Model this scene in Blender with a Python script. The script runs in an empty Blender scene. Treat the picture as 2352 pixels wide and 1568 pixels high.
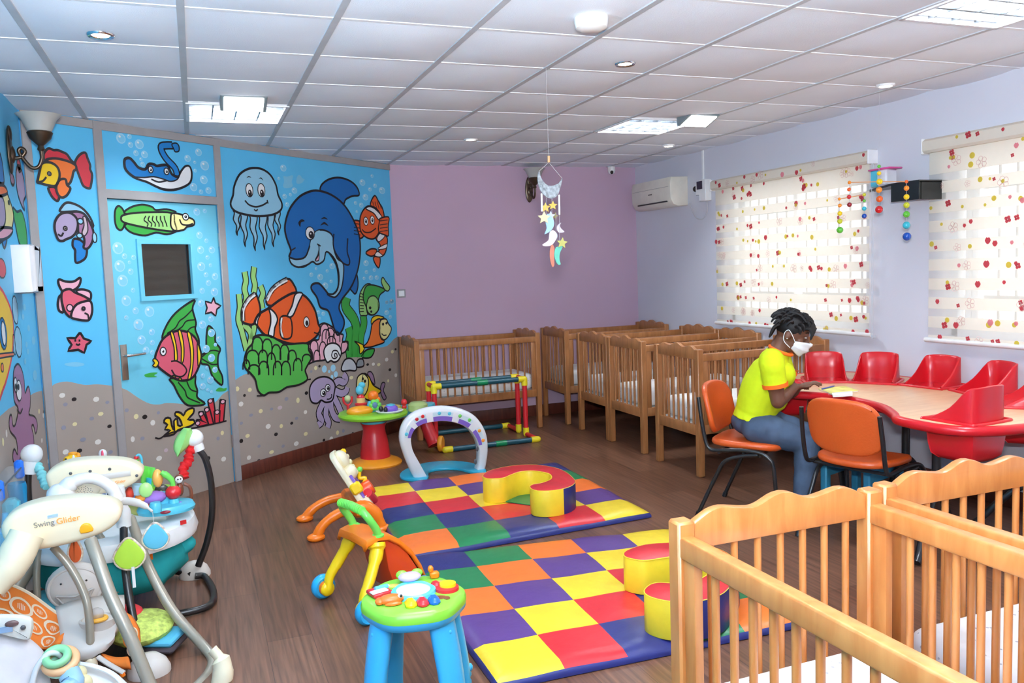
import bpy, bmesh, math, random
from math import sin, cos, pi, radians, sqrt, atan2
from mathutils import Vector as V, Matrix, Euler
from mathutils.geometry import tessellate_polygon
random.seed(7)
SC = bpy.context.scene
COL = SC.collection
# ---------------------------------------------------------------- camera (solved from the ceiling grid)
FPX, YAW, PITCH, ROLL, CAMZ, CEIL = 1896.21, .3633, .0876, -.0366, 1.5615, 2.613
_f = V((sin(YAW)*cos(PITCH), cos(YAW)*cos(PITCH), -sin(PITCH)))
_r = V((cos(YAW), -sin(YAW), 0)); _u = _r.cross(_f)
CR = _r*cos(ROLL)+_u*sin(ROLL); CU = -_r*sin(ROLL)+_u*cos(ROLL); CF = _f
CO = V((0, 0, CAMZ))
def sight(x, y): return CR*((x-1176)/FPX) - CU*((y-784)/FPX) + CF
def onz(x, y, z=0.0): d = sight(x, y); return CO + d*((z-CAMZ)/d.z)
def onY(x, y, Y): d = sight(x, y); return CO + d*(Y/d.y)
def onX(x, y, X): d = sight(x, y); return CO + d*(X/d.x)
def onP(x, y, p, n): d = sight(x, y); return CO + d*((V(p)-CO).dot(n)/d.dot(n))
cam = bpy.data.cameras.new('camera'); cam_o = bpy.data.objects.new('camera', cam); COL.objects.link(cam_o)
cam.sensor_fit = 'HORIZONTAL'; cam.sensor_width = 36; cam.lens = 36*FPX/2352; cam.clip_start = .02; cam.clip_end = 200
m = Matrix((CR, CU, -CF)).transposed().to_4x4(); m.translation = CO; cam_o.matrix_world = m
SC.camera = cam_o
# ---------------------------------------------------------------- materials
def lin(c): c = c/255; return c/12.92 if c <= .04045 else ((c+.055)/1.055)**2.4
MATS = {}
def mat(name, rgb, rough=.5, spec=.5, metal=0, var=.06, scale=9, bump=0, bscale=60, trans=0, alpha=1, emit=0, coat=0, sub=0):
    if name in MATS: return MATS[name]
    M = bpy.data.materials.new(name); MATS[name] = M; M.use_nodes = True
    nt = M.node_tree; b = nt.nodes['Principled BSDF']
    c = [lin(x) for x in rgb]
    tc = nt.nodes.new('ShaderNodeTexCoord'); nz = nt.nodes.new('ShaderNodeTexNoise'); nz.inputs['Scale'].default_value = scale; nz.inputs['Detail'].default_value = 3
    nt.links.new(tc.outputs['Object'], nz.inputs['Vector'])
    rp = nt.nodes.new('ShaderNodeValToRGB'); e = rp.color_ramp.elements
    e[0].position = .3; e[1].position = .7
    e[0].color = (*[x*(1-var) for x in c], 1); e[1].color = (*[min(1, x*(1+var)) for x in c], 1)
    nt.links.new(nz.outputs['Fac'], rp.inputs['Fac']); nt.links.new(rp.outputs['Color'], b.inputs['Base Color'])
    b.inputs['Roughness'].default_value = rough; b.inputs['Specular IOR Level'].default_value = spec
    b.inputs['Metallic'].default_value = metal; b.inputs['Transmission Weight'].default_value = trans; b.inputs['Alpha'].default_value = alpha
    b.inputs['Coat Weight'].default_value = coat
    if sub: b.inputs['Subsurface Weight'].default_value = sub; b.inputs['Subsurface Radius'].default_value = (.02, .01, .008)
    if emit:
        nt.links.new(rp.outputs['Color'], b.inputs['Emission Color']); b.inputs['Emission Strength'].default_value = emit
    if bump:
        n2 = nt.nodes.new('ShaderNodeTexNoise'); n2.inputs['Scale'].default_value = bscale; n2.inputs['Detail'].default_value = 4
        nt.links.new(tc.outputs['Object'], n2.inputs['Vector'])
        bp = nt.nodes.new('ShaderNodeBump'); bp.inputs['Strength'].default_value = bump; bp.inputs['Distance'].default_value = .01
        nt.links.new(n2.outputs['Fac'], bp.inputs['Height']); nt.links.new(bp.outputs['Normal'], b.inputs['Normal'])
    return M
def wood(name, c1, c2, rough=.4, stretch=(6, 6, .6), scale=5, coat=.15):
    if name in MATS: return MATS[name]
    M = bpy.data.materials.new(name); MATS[name] = M; M.use_nodes = True
    nt = M.node_tree; b = nt.nodes['Principled BSDF']
    tc = nt.nodes.new('ShaderNodeTexCoord'); mp = nt.nodes.new('ShaderNodeMapping'); mp.inputs['Scale'].default_value = stretch
    nt.links.new(tc.outputs['Object'], mp.inputs['Vector'])
    nz = nt.nodes.new('ShaderNodeTexNoise'); nz.inputs['Scale'].default_value = scale; nz.inputs['Detail'].default_value = 6; nz.inputs['Distortion'].default_value = .6
    nt.links.new(mp.outputs['Vector'], nz.inputs['Vector'])
    rp = nt.nodes.new('ShaderNodeValToRGB'); e = rp.color_ramp.elements; e[0].position = .32; e[1].position = .68
    e[0].color = (*[lin(x) for x in c1], 1); e[1].color = (*[lin(x) for x in c2], 1)
    nt.links.new(nz.outputs['Fac'], rp.inputs['Fac']); nt.links.new(rp.outputs['Color'], b.inputs['Base Color'])
    b.inputs['Roughness'].default_value = rough; b.inputs['Coat Weight'].default_value = coat; b.inputs['Coat Roughness'].default_value = .25
    return M
# ---------------------------------------------------------------- mesh builder
def smooth_closed(pts, k=4):
    n = len(pts); out = []
    for i in range(n):
        p0, p1, p2, p3 = pts[i-1], pts[i], pts[(i+1) % n], pts[(i+2) % n]
        for j in range(k):
            t = j/k
            out.append(tuple(.5*(2*b+(c-a)*t+(2*a-5*b+4*c-d)*t*t+(3*b-a-3*c+d)*t**3) for a, b, c, d in zip(p0, p1, p2, p3)))
    return out
def smooth_open(pts, k=4):
    if len(pts) < 3: return [tuple(p) for p in pts]
    n = len(pts); out = []
    for i in range(n-1):
        p1, p2 = pts[i], pts[i+1]
        p0 = pts[i-1] if i else tuple(2*a-b for a, b in zip(p1, p2))
        p3 = pts[i+2] if i+2 < n else tuple(2*b-a for a, b in zip(p1, p2))
        for j in range(k):
            t = j/k
            out.append(tuple(.5*(2*b+(c-a)*t+(2*a-5*b+4*c-d)*t*t+(3*b-a-3*c+d)*t**3) for a, b, c, d in zip(p0, p1, p2, p3)))
    out.append(tuple(pts[-1])); return out
def area2(p): return sum(p[i-1][0]*p[i][1]-p[i][0]*p[i-1][1] for i in range(len(p)))
class MB:
    def __init__(s): s.v = []; s.f = []; s.m = []; s.M = Matrix.Identity(4)
    def at(s, M): s.M = M; return s
    def add(s, vs, fs, mi=0):
        b = len(s.v); s.v += [s.M @ V(p) for p in vs]; s.f += [[b+i for i in f] for f in fs]; s.m += [mi]*len(fs); return s
    def box(s, c, d, mi=0, r=0, rz=0):
        hx, hy, hz = d[0]/2, d[1]/2, d[2]/2; r = min(r, hx*.9, hy*.9, hz*.9); R = Matrix.Rotation(rz, 3, 'Z'); c = V(c)
        if r <= 0:
            vs = [c+R@V((x*hx, y*hy, z*hz)) for z in (-1, 1) for y in (-1, 1) for x in (-1, 1)]
            return s.add(vs, [(0, 2, 3, 1), (4, 5, 7, 6), (0, 1, 5, 4), (2, 6, 7, 3), (0, 4, 6, 2), (1, 3, 7, 5)], mi)
        vs = []; ix = {}
        for sx in (-1, 1):
            for sy in (-1, 1):
                for sz in (-1, 1):
                    for a in range(3):
                        p = [hx-r, hy-r, hz-r]; p[a] += r
                        ix[sx, sy, sz, a] = len(vs); vs.append(c+R@V((sx*p[0], sy*p[1], sz*p[2])))
        fs = []
        S = (-1, 1)
        for a in range(3):
            o = [i for i in range(3) if i != a]
            for sg in S:
                q = []
                for u, v in ((-1, -1), (1, -1), (1, 1), (-1, 1)):
                    k = [0, 0, 0]; k[a] = sg; k[o[0]] = u; k[o[1]] = v; q.append(ix[(*k, a)])
                if (sg > 0) == (a == 1): q.reverse()
                fs.append(q)
            for u in S:
                for v in S:
                    k1 = [0, 0, 0]; k1[a] = -1; k1[o[0]] = u; k1[o[1]] = v; k2 = k1[:]; k2[a] = 1
                    q = [ix[(*k1, o[0])], ix[(*k2, o[0])], ix[(*k2, o[1])], ix[(*k1, o[1])]]
                    if (u*v > 0) == (a == 1): pass
                    else: q.reverse()
                    fs.append(q)
        for sx in S:
            for sy in S:
                for sz in S:
                    q = [ix[sx, sy, sz, 0], ix[sx, sy, sz, 1], ix[sx, sy, sz, 2]]
                    if sx*sy*sz < 0: q.reverse()
                    fs.append(q)
        return s.add(vs, fs, mi)
    def tube(s, pts, rad, n=10, mi=0, closed=False, caps=True, flat=1.0, up=None, twist=0):
        pts = [V(p) for p in pts]; N = len(pts)
        rad = rad if isinstance(rad, (list, tuple)) else [rad]*N
        if len(rad) != N: rad = [rad[0]+(rad[-1]-rad[0])*i/(N-1) for i in range(N)] if len(rad) == 2 else [rad[min(len(rad)-1, int(i*len(rad)/N))] for i in range(N)]
        T = []
        for i in range(N):
            a = pts[i-1] if (i or closed) else pts[i]; b = pts[(i+1) % N] if (i < N-1 or closed) else pts[i]
            t = (b-a); T.append(t.normalized() if t.length > 1e-9 else V((0, 0, 1)))
        u = V(up) if up else (V((0, 0, 1)) if abs(T[0].z) < .9 else V((1, 0, 0)))
        vs = []
        for i in range(N):
            if up: u = V(up)
            a = (u - T[i]*u.dot(T[i])).normalized(); u = a; b = T[i].cross(a)
            for k in range(n):
                w = 2*pi*k/n; vs.append(pts[i]+a*(rad[i]*cos(w)*flat)+b*(rad[i]*sin(w)))
        fs = []
        for i in range(N if closed else N-1):
            j = (i+1) % N
            for k in range(n): fs.append((i*n+k, i*n+(k+1) % n, j*n+(k+1) % n, j*n+k))
        if caps and not closed: fs += [tuple(range(n-1, -1, -1)), tuple(range((N-1)*n, N*n))]
        return s.add(vs, fs, mi)
    def lathe(s, prof, c=(0, 0, 0), n=24, mi=0, M=None, sx=1, sy=1):
        c = V(c); vs = []; fs = []
        for r, z in prof:
            for k in range(n):
                p = V((sx*r*cos(2*pi*k/n), sy*r*sin(2*pi*k/n), z)); p = (M @ p if M else p); vs.append(c+p)
        for i in range(len(prof)-1):
            for k in range(n): fs.append((i*n+k, i*n+(k+1) % n, (i+1)*n+(k+1) % n, (i+1)*n+k))
        if prof[0][0] > 1e-6: fs.append(tuple(range(n-1, -1, -1)))
        if prof[-1][0] > 1e-6: fs.append(tuple(range((len(prof)-1)*n, len(prof)*n)))
        return s.add(vs, fs, mi)
    def ell(s, c, r, n=14, mi=0, M=None):
        r = (r, r, r) if not isinstance(r, (list, tuple)) else r
        c = V(c); h = max(5, n//2); vs = [c+(M or Matrix.Identity(3)) @ V((0, 0, -r[2]))]
        for i in range(1, h):
            a = -pi/2+pi*i/h
            for k in range(n): vs.append(c+(M or Matrix.Identity(3)) @ V((r[0]*cos(a)*cos(2*pi*k/n), r[1]*cos(a)*sin(2*pi*k/n), r[2]*sin(a))))
        vs.append(c+(M or Matrix.Identity(3)) @ V((0, 0, r[2])))
        fs = [(0, 1+(k+1) % n, 1+k) for k in range(n)]
        for i in range(h-2):
            for k in range(n): fs.append((1+i*n+k, 1+i*n+(k+1) % n, 1+(i+1)*n+(k+1) % n, 1+(i+1)*n+k))
        L = len(vs)-1; b = 1+(h-2)*n
        fs += [(b+k, b+(k+1) % n, L) for k in range(n)]
        return s.add(vs, fs, mi)
    def prism(s, poly, z0, z1, mi=0, bev=0, side=None, bsteps=2, botbev=True):
        """extruded outline in the builder's own XY plane, rounded edges"""
        poly = [tuple(p[:2]) for p in poly]
        if area2(poly) < 0: poly = poly[::-1]
        n = len(poly); nrm = []
        for i in range(n):
            a = V(poly[i])-V(poly[i-1]); b = V(poly[(i+1) % n])-V(poly[i])
            m_ = V((a.y, -a.x)).normalized()+V((b.y, -b.x)).normalized()
            nrm.append(m_.normalized() if m_.length > 1e-6 else V((0, 0)))
        prof = []
        if bev:
            if botbev: prof += [(bev*(1-sin(pi/2*i/bsteps)), z0+bev*(1-cos(pi/2*i/bsteps))) for i in range(bsteps)] + [(0, z0+bev)]
            else: prof += [(0, z0)]
            prof += [(0, z1-bev)]+[(bev*(1-cos(pi/2*i/bsteps)), z1-bev+bev*sin(pi/2*i/bsteps)) for i in range(1, bsteps+1)]
        else: prof = [(0, z0), (0, z1)]
        vs = [(poly[i][0]-nrm[i].x*o, poly[i][1]-nrm[i].y*o, z) for o, z in prof for i in range(n)]
        side = mi if side is None else side
        s.add(vs, [], mi); b0 = len(s.v)-len(vs)
        for j in range(len(prof)-1):
            for i in range(n):
                s.f.append([b0+j*n+i, b0+j*n+(i+1) % n, b0+(j+1)*n+(i+1) % n, b0+(j+1)*n+i]); s.m.append(side(i) if callable(side) else side)
        s.f.append([b0+i for i in range(n-1, -1, -1)]); s.m.append(mi)
        s.f.append([b0+(len(prof)-1)*n+i for i in range(n)]); s.m.append(mi)
        return s
    def patch(s, P, mi=0, flip=False):
        """grid of points -> quads"""
        R, C = len(P), len(P[0]); vs = [p for r in P for p in r]
        fs = [(i*C+j, i*C+j+1, (i+1)*C+j+1, (i+1)*C+j) for i in range(R-1) for j in range(C-1)]
        if flip: fs = [f[::-1] for f in fs]
        return s.add(vs, fs, mi)
    def build(s, name, mats, parent=None, ang=40, loc=None, recalc=True):
        me = bpy.data.meshes.new(name); me.from_pydata([tuple(p) for p in s.v], [], s.f)
        for q in (mats if isinstance(mats, (list, tuple)) else [mats]): me.materials.append(q)
        for p, i in zip(me.polygons, s.m): p.material_index = i
        me.polygons.foreach_set('use_smooth', [True]*len(me.polygons))
        me.validate(); me.update()
        if recalc:
            bm = bmesh.new(); bm.from_mesh(me); bmesh.ops.recalc_face_normals(bm, faces=bm.faces); bm.to_mesh(me); bm.free()
        me.set_sharp_from_angle(angle=radians(ang))
        o = bpy.data.objects.new(name, me); COL.objects.link(o)
        if parent: o.parent = parent
        if loc: o.location = loc
        return o
def solid(o, t, off=0):
    md = o.modifiers.new('thick', 'SOLIDIFY'); md.thickness = t; md.offset = off; return o
def subd(o, n=1):
    md = o.modifiers.new('subd', 'SUBSURF'); md.levels = n; md.render_levels = n; return o
def tag(o, label, cat, group=None):
    o['label'] = label; o['category'] = cat
    if group: o['group'] = group
    return o
def thing(name, label, cat, loc=(0, 0, 0), rz=0, group=None):
    o = bpy.data.objects.new(name, None); COL.objects.link(o); o.empty_display_size = .05
    o.location = loc; o.rotation_euler = (0, 0, rz); return tag(o, label, cat, group)
def struct(o): o['kind'] = 'structure'; return o
def copy_tree(o, parent=None):
    c = o.copy(); COL.objects.link(c)
    if parent: c.parent = parent
    for ch in list(o.children): copy_tree(ch, c)
    return c
def frame(o, x, y, z): M = Matrix((V(x), V(y), V(z))).transposed().to_4x4(); M.translation = V(o); return M
def XZ(y0): return frame((0, y0, 0), (1, 0, 0), (0, 0, 1), (0, -1, 0))   # outline in X/Z, thickness towards -Y
# ================================================================= ROOM
XL, XR, YB, YF = -.915, 4.56, 8.03, -3.0
MA = .6955; MT = V((cos(MA), sin(MA), 0)); MN = V((sin(MA), -cos(MA), 0)); MO = V((0, 6.4794, 0))
FM = frame(MO, MT, (0, 0, 1), MN)              # mural wall: s along the wall, z up, out into the room
FL = frame((XL, 0, 0), (0, 1, 0), (0, 0, 1), (1, 0, 0))
def on_mural(x, y): p = onP(x, y, MO, MN); return ((p-MO).dot(MT), p.z)
def on_left(x, y): p = onX(x, y, XL); return (p.y, p.z)
class Paint:
    """flat paint on a wall: outlines traced on the wall's own plane, coats stacked by fractions of a millimetre"""
    def __init__(s, F, mp): s.mb = MB().at(F); s.mp = mp; s.cols = []; s.L = 1; s.tr = lambda x, y: (x, y)
    def ci(s, c):
        if c not in s.cols: s.cols.append(c)
        return s.cols.index(c)
    def pts(s, t):
        if isinstance(t, str): q = [float(a) for a in t.replace(',', ' ').split()]; t = list(zip(q[::2], q[1::2]))
        return [s.mp(*s.tr(x, y)) for x, y in t]
    def z(s, d=0): return .0006*(s.L+d)
    def poly(s, P, c, d=0):
        tri = tessellate_polygon([[V((x, y, 0)) for x, y in P]])
        s.mb.add([(x, y, s.z(d)) for x, y in P], [t for t in tri], s.ci(c))
    def fill(s, t, c, o=None, w=.016, sm=4, d=0):
        P = s.pts(t)
        if sm: P = smooth_closed(P, sm)
        s.poly(P, c, d)
        if o: s.rib(P+[P[0]], w, o, d+1)
    def rib(s, P, w, c, d=1):
        n = len(P); vs = []
        for i in range(n):
            a = V(P[max(0, i-1)]); b = V(P[min(n-1, i+1)]); t = b-a
            t = t.normalized() if t.length > 1e-9 else V((1, 0)); q = V((-t.y, t.x))*w/2
            vs += [(P[i][0]+q.x, P[i][1]+q.y, s.z(d)), (P[i][0]-q.x, P[i][1]-q.y, s.z(d))]
        s.mb.add(vs, [(2*i, 2*i+1, 2*i+3, 2*i+2) for i in range(n-1)], s.ci(c))
    def line(s, t, c='ink', w=.012, d=2): s.rib(smooth_open(s.pts(t), 4), w, c, d)
    def dot(s, x, y, rx, ry, c, o=None, w=.008, d=0, n=14):
        u = s.mp(*s.tr(x, y)); a = s.mp(*s.tr(x+rx, y)); b = s.mp(*s.tr(x, y+ry)); RX = V((a[0]-u[0], a[1]-u[1])).length; RY = V((b[0]-u[0], b[1]-u[1])).length
        P = [(u[0]+RX*cos(2*pi*k/n), u[1]+RY*sin(2*pi*k/n)) for k in range(n)]
        s.poly(P, c, d)
        if o: s.rib(P+[P[0]], w, o, d+1)
    def bubble(s, x, y, r):
        s.dot(x, y, r, r*1.12, 'bub1', None, d=0); s.dot(x+r*.1, y+r*.1, r*.72, r*.8, 'bub2', d=1); s.dot(x-r*.3, y-r*.4, r*.25, r*.25, 'white', d=2, n=8)
    def eye(s, x, y, rx, ry, px=0, py=0, pr=.5):
        s.dot(x, y, rx, ry, 'white', 'ink', .008, d=3); s.dot(x+px*rx, y+py*ry, rx*pr, ry*pr, 'ink', d=5, n=10); s.dot(x+px*rx-rx*.15, y+py*ry-ry*.2, rx*.16, ry*.16, 'white', d=6, n=6)
PC = dict(sky=(92, 190, 236), sky2=(112, 200, 226), sand=(166, 154, 145), ink=(28, 24, 30), white=(232, 234, 236), bub1=(160, 212, 238), bub2=(130, 200, 232),
  red=(206, 52, 66), pink=(232, 172, 190), rose=(214, 92, 112), orange=(236, 118, 48), clown=(226, 92, 38), yellow=(240, 200, 30), cream=(232, 222, 150), green=(84, 178, 78), leaf=(58, 160, 66), lime=(150, 204, 120),
  blue=(28, 124, 196), deep=(22, 104, 176), pale=(146, 200, 226), lilac=(172, 156, 188), plum=(160, 112, 148), grey=(134, 140, 146), silver=(188, 192, 200),
  d1=(225, 222, 216), d2=(226, 216, 168), d3=(140, 142, 158), d4=(34, 30, 32), lav=(196, 176, 186), stain=(126, 196, 228), mauve=(150, 120, 150))
def pmat(c): return mat('wall_paint_'+c, PC[c], .45, .35, var=.035, scale=3)
# ---- floor
def floor_mat():
    M = bpy.data.materials.new('wood_laminate_floor'); M.use_nodes = True; nt = M.node_tree; b = nt.nodes['Principled BSDF']; N = nt.nodes.new; L = nt.links.new
    tc = N('ShaderNodeTexCoord'); mp = N('ShaderNodeMapping'); mp.inputs['Rotation'].default_value = (0, 0, pi/2); L(tc.outputs['Object'], mp.inputs['Vector'])
    br = N('ShaderNodeTexBrick'); br.inputs['Scale'].default_value = 1; br.inputs['Brick Width'].default_value = 1.2; br.inputs['Row Height'].default_value = .19; br.inputs['Mortar Size'].default_value = .0012; br.inputs['Mortar Smooth'].default_value = .2
    for k, c in (('Color1', (104, 69, 52)), ('Color2', (124, 87, 68)), ('Mortar', (70, 50, 42))): br.inputs[k].default_value = (*[lin(x) for x in c], 1)
    L(mp.outputs['Vector'], br.inputs['Vector'])
    m2 = N('ShaderNodeMapping'); m2.inputs['Scale'].default_value = (40, 1.6, 1); L(tc.outputs['Object'], m2.inputs['Vector'])
    nz = N('ShaderNodeTexNoise'); nz.inputs['Scale'].default_value = 1.4; nz.inputs['Detail'].default_value = 7; nz.inputs['Distortion'].default_value = .4; L(m2.outputs['Vector'], nz.inputs['Vector'])
    rp = N('ShaderNodeValToRGB'); e = rp.color_ramp.elements; e[0].position = .3; e[1].position = .72; e[0].color = (.5, .47, .45, 1); e[1].color = (1.25, 1.22, 1.2, 1); L(nz.outputs['Fac'], rp.inputs['Fac'])
    mx = N('ShaderNodeMix'); mx.data_type = 'RGBA'; mx.blend_type = 'MULTIPLY'; mx.inputs[0].default_value = 1
    L(br.outputs['Color'], mx.inputs[6]); L(rp.outputs['Color'], mx.inputs[7]); L(mx.outputs[2], b.inputs['Base Color'])
    b.inputs['Roughness'].default_value = .33; b.inputs['Specular IOR Level'].default_value = .45
    return M
mb = MB(); mb.box(((XL+XR)/2, (YF+YB)/2, -.05), (XR-XL+.4, YB-YF+.4, .1)); struct(mb.build('floor', floor_mat()))
# ---- ceiling: sagging 60 cm tiles in a grid
GX, GY, TX, TY = -.582, 3.53, .6, .605
troffers = [(1, 3), (6, 3), (6, -2), (2, -7), (6, -7), (2, -2)]  # last three are unseen fittings, added to raise the ambient light
mb = MB(); S = 6
for i in range(-1, 9):
    for j in range(-11, 8):
        if (i, j) in troffers: continue
        x0, y0 = GX+TX*i, GY+TY*j; random.seed(i*31+j); sag = random.uniform(.008, .02); edge = .012
        P = []
        for a in range(S+1):
            row = []
            for b in range(S+1):
                u, v = a/S, b/S; h = CEIL+.006-sag*(sin(pi*u)*sin(pi*v))**.7
                row.append((min(XR+.05, x0+edge+(TX-2*edge)*u), y0+edge+(TY-2*edge)*v, h))
            P.append(row)
        if x0 < XR: mb.patch(P, 0)
for i in range(-1, 10):
    x = GX+TX*i
    if x < XR+.1: mb.box((x, (YF+YB)/2, CEIL+.006), (.03, YB-YF, .012), 1)
for j in range(-11, 9):
    mb.box(((XL+XR)/2, GY+TY*j, CEIL+.009), (XR-XL+.1, .024, .012), 2)
ceil_mats = [mat('ceiling_tile', (234, 241, 250), .85, .2, var=.03, scale=2, bump=.25, bscale=260), mat('ceiling_bar_grey', (188, 191, 196), .5, .4), mat('ceiling_bar_white', (236, 238, 242), .5, .4)]
mb.box(((XL+XR)/2, (YF+YB)/2, CEIL+.3), (XR-XL+.6, YB-YF+.6, .05), 0)
struct(mb.build('ceiling', ceil_mats, recalc=False))
# ---- plain walls
pw = mat('purple_wall_paint', (198, 168, 188), .6, .3, var=.02, scale=1.5, bump=.05, bscale=90)
gw = mat('pale_lilac_wall_paint', (212, 211, 220), .55, .3, var=.015, scale=1.5, bump=.05, bscale=90)
H = CEIL+.28
mb = MB(); mb.box(((1.8+XR)/2, YB+.06, H/2), (XR-1.8+.3, .12, H)); struct(mb.build('wall_back', pw))
mb = MB(); mb.box(((XL+XR)/2, YF-.06, H/2), (XR-XL+.3, .12, H)); struct(mb.build('wall_front', gw))
WIN = [(4.70, 6.42, 1.02, 2.17), (2.34, 4.04, 1.02, 2.17)]
mb = MB(); T = .16
ys = [YF]+[v for w in sorted(WIN) for v in w[:2]]+[YB]
for a, b in zip(ys[::2], ys[1::2]): mb.box((XR+T/2, (a+b)/2, H/2), (T, b-a, H))
for a, b, c, d in WIN:
    mb.box((XR+T/2, (a+b)/2, c/2), (T, b-a, c)); mb.box((XR+T/2, (a+b)/2, (d+H)/2), (T, b-a, H-d))
struct(mb.build('wall_right', gw))
bb = wood('dark_baseboard_wood', (74, 34, 26), (104, 50, 36), .4)
def baseb(name, p, q, n, h=.115):
    p, q = V(p), V(q); d = (q-p); M = frame(p, d.normalized(), (0, 0, 1), d.normalized().cross(V((0, 0, 1))))
    mb = MB().at(M); mb.prism([(0, 0), (d.length, 0), (d.length, h), (0, h)], 0, .014, bev=.004); return struct(mb.build(name, bb))
baseb('baseboard_back', (1.84, YB, 0), (XR, YB, 0), 0)
baseb('baseboard_right', (XR, YB, 0), (XR, YF, 0), 0)
# ---- windows and blinds
alu = mat('white_window_metal', (220, 222, 224), .4, .5); bars = mat('grey_burglar_bar', (150, 146, 140), .5, .4)
gl = bpy.data.materials.new('window_glass'); gl.use_nodes = True
_n = gl.node_tree; _n.nodes.clear(); _o = _n.nodes.new('ShaderNodeOutputMaterial'); _t = _n.nodes.new('ShaderNodeBsdfTransparent'); _g = _n.nodes.new('ShaderNodeBsdfGlossy'); _g.inputs['Roughness'].default_value = .02; _x = _n.nodes.new('ShaderNodeMixShader'); _x.inputs[0].default_value = .07
_n.links.new(_t.outputs[0], _x.inputs[1]); _n.links.new(_g.outputs[0], _x.inputs[2]); _n.links.new(_x.outputs[0], _o.inputs['Surface'])
def sheet(name, col, transl, transp):
    M = bpy.data.materials.new(name); M.use_nodes = True; n = M.node_tree; n.nodes.clear(); N = n.nodes.new; L = n.links.new
    o = N('ShaderNodeOutputMaterial'); d = N('ShaderNodeBsdfDiffuse'); t = N('ShaderNodeBsdfTranslucent'); p = N('ShaderNodeBsdfTransparent'); a = N('ShaderNodeMixShader'); b = N('ShaderNodeMixShader')
    tc = N('ShaderNodeTexCoord'); nz = N('ShaderNodeTexNoise'); nz.inputs['Scale'].default_value = 30; rp = N('ShaderNodeValToRGB'); L(tc.outputs['Object'], nz.inputs['Vector']); L(nz.outputs['Fac'], rp.inputs['Fac'])
    c = [lin(v) for v in col]; rp.color_ramp.elements[0].color = (*[v*.96 for v in c], 1); rp.color_ramp.elements[1].color = (*c, 1)
    L(rp.outputs['Color'], d.inputs['Color']); L(rp.outputs['Color'], t.inputs['Color']); a.inputs[0].default_value = transl; b.inputs[0].default_value = transp
    L(d.outputs[0], a.inputs[1]); L(t.outputs[0], a.inputs[2]); L(a.outputs[0], b.inputs[1]); L(p.outputs[0], b.inputs[2]); L(b.outputs[0], o.inputs['Surface']); return M
FAB = [sheet('cream_blind_cloth', (244, 236, 222), .33, .0), sheet('sheer_blind_net', (250, 248, 242), .55, .5), sheet('blind_print_red', (208, 84, 94), .45, 0), sheet('blind_print_pink', (236, 150, 160), .45, 0), sheet('blind_print_yellow', (226, 204, 90), .45, 0), sheet('blind_print_line', (226, 190, 186), .45, 0)]
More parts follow.
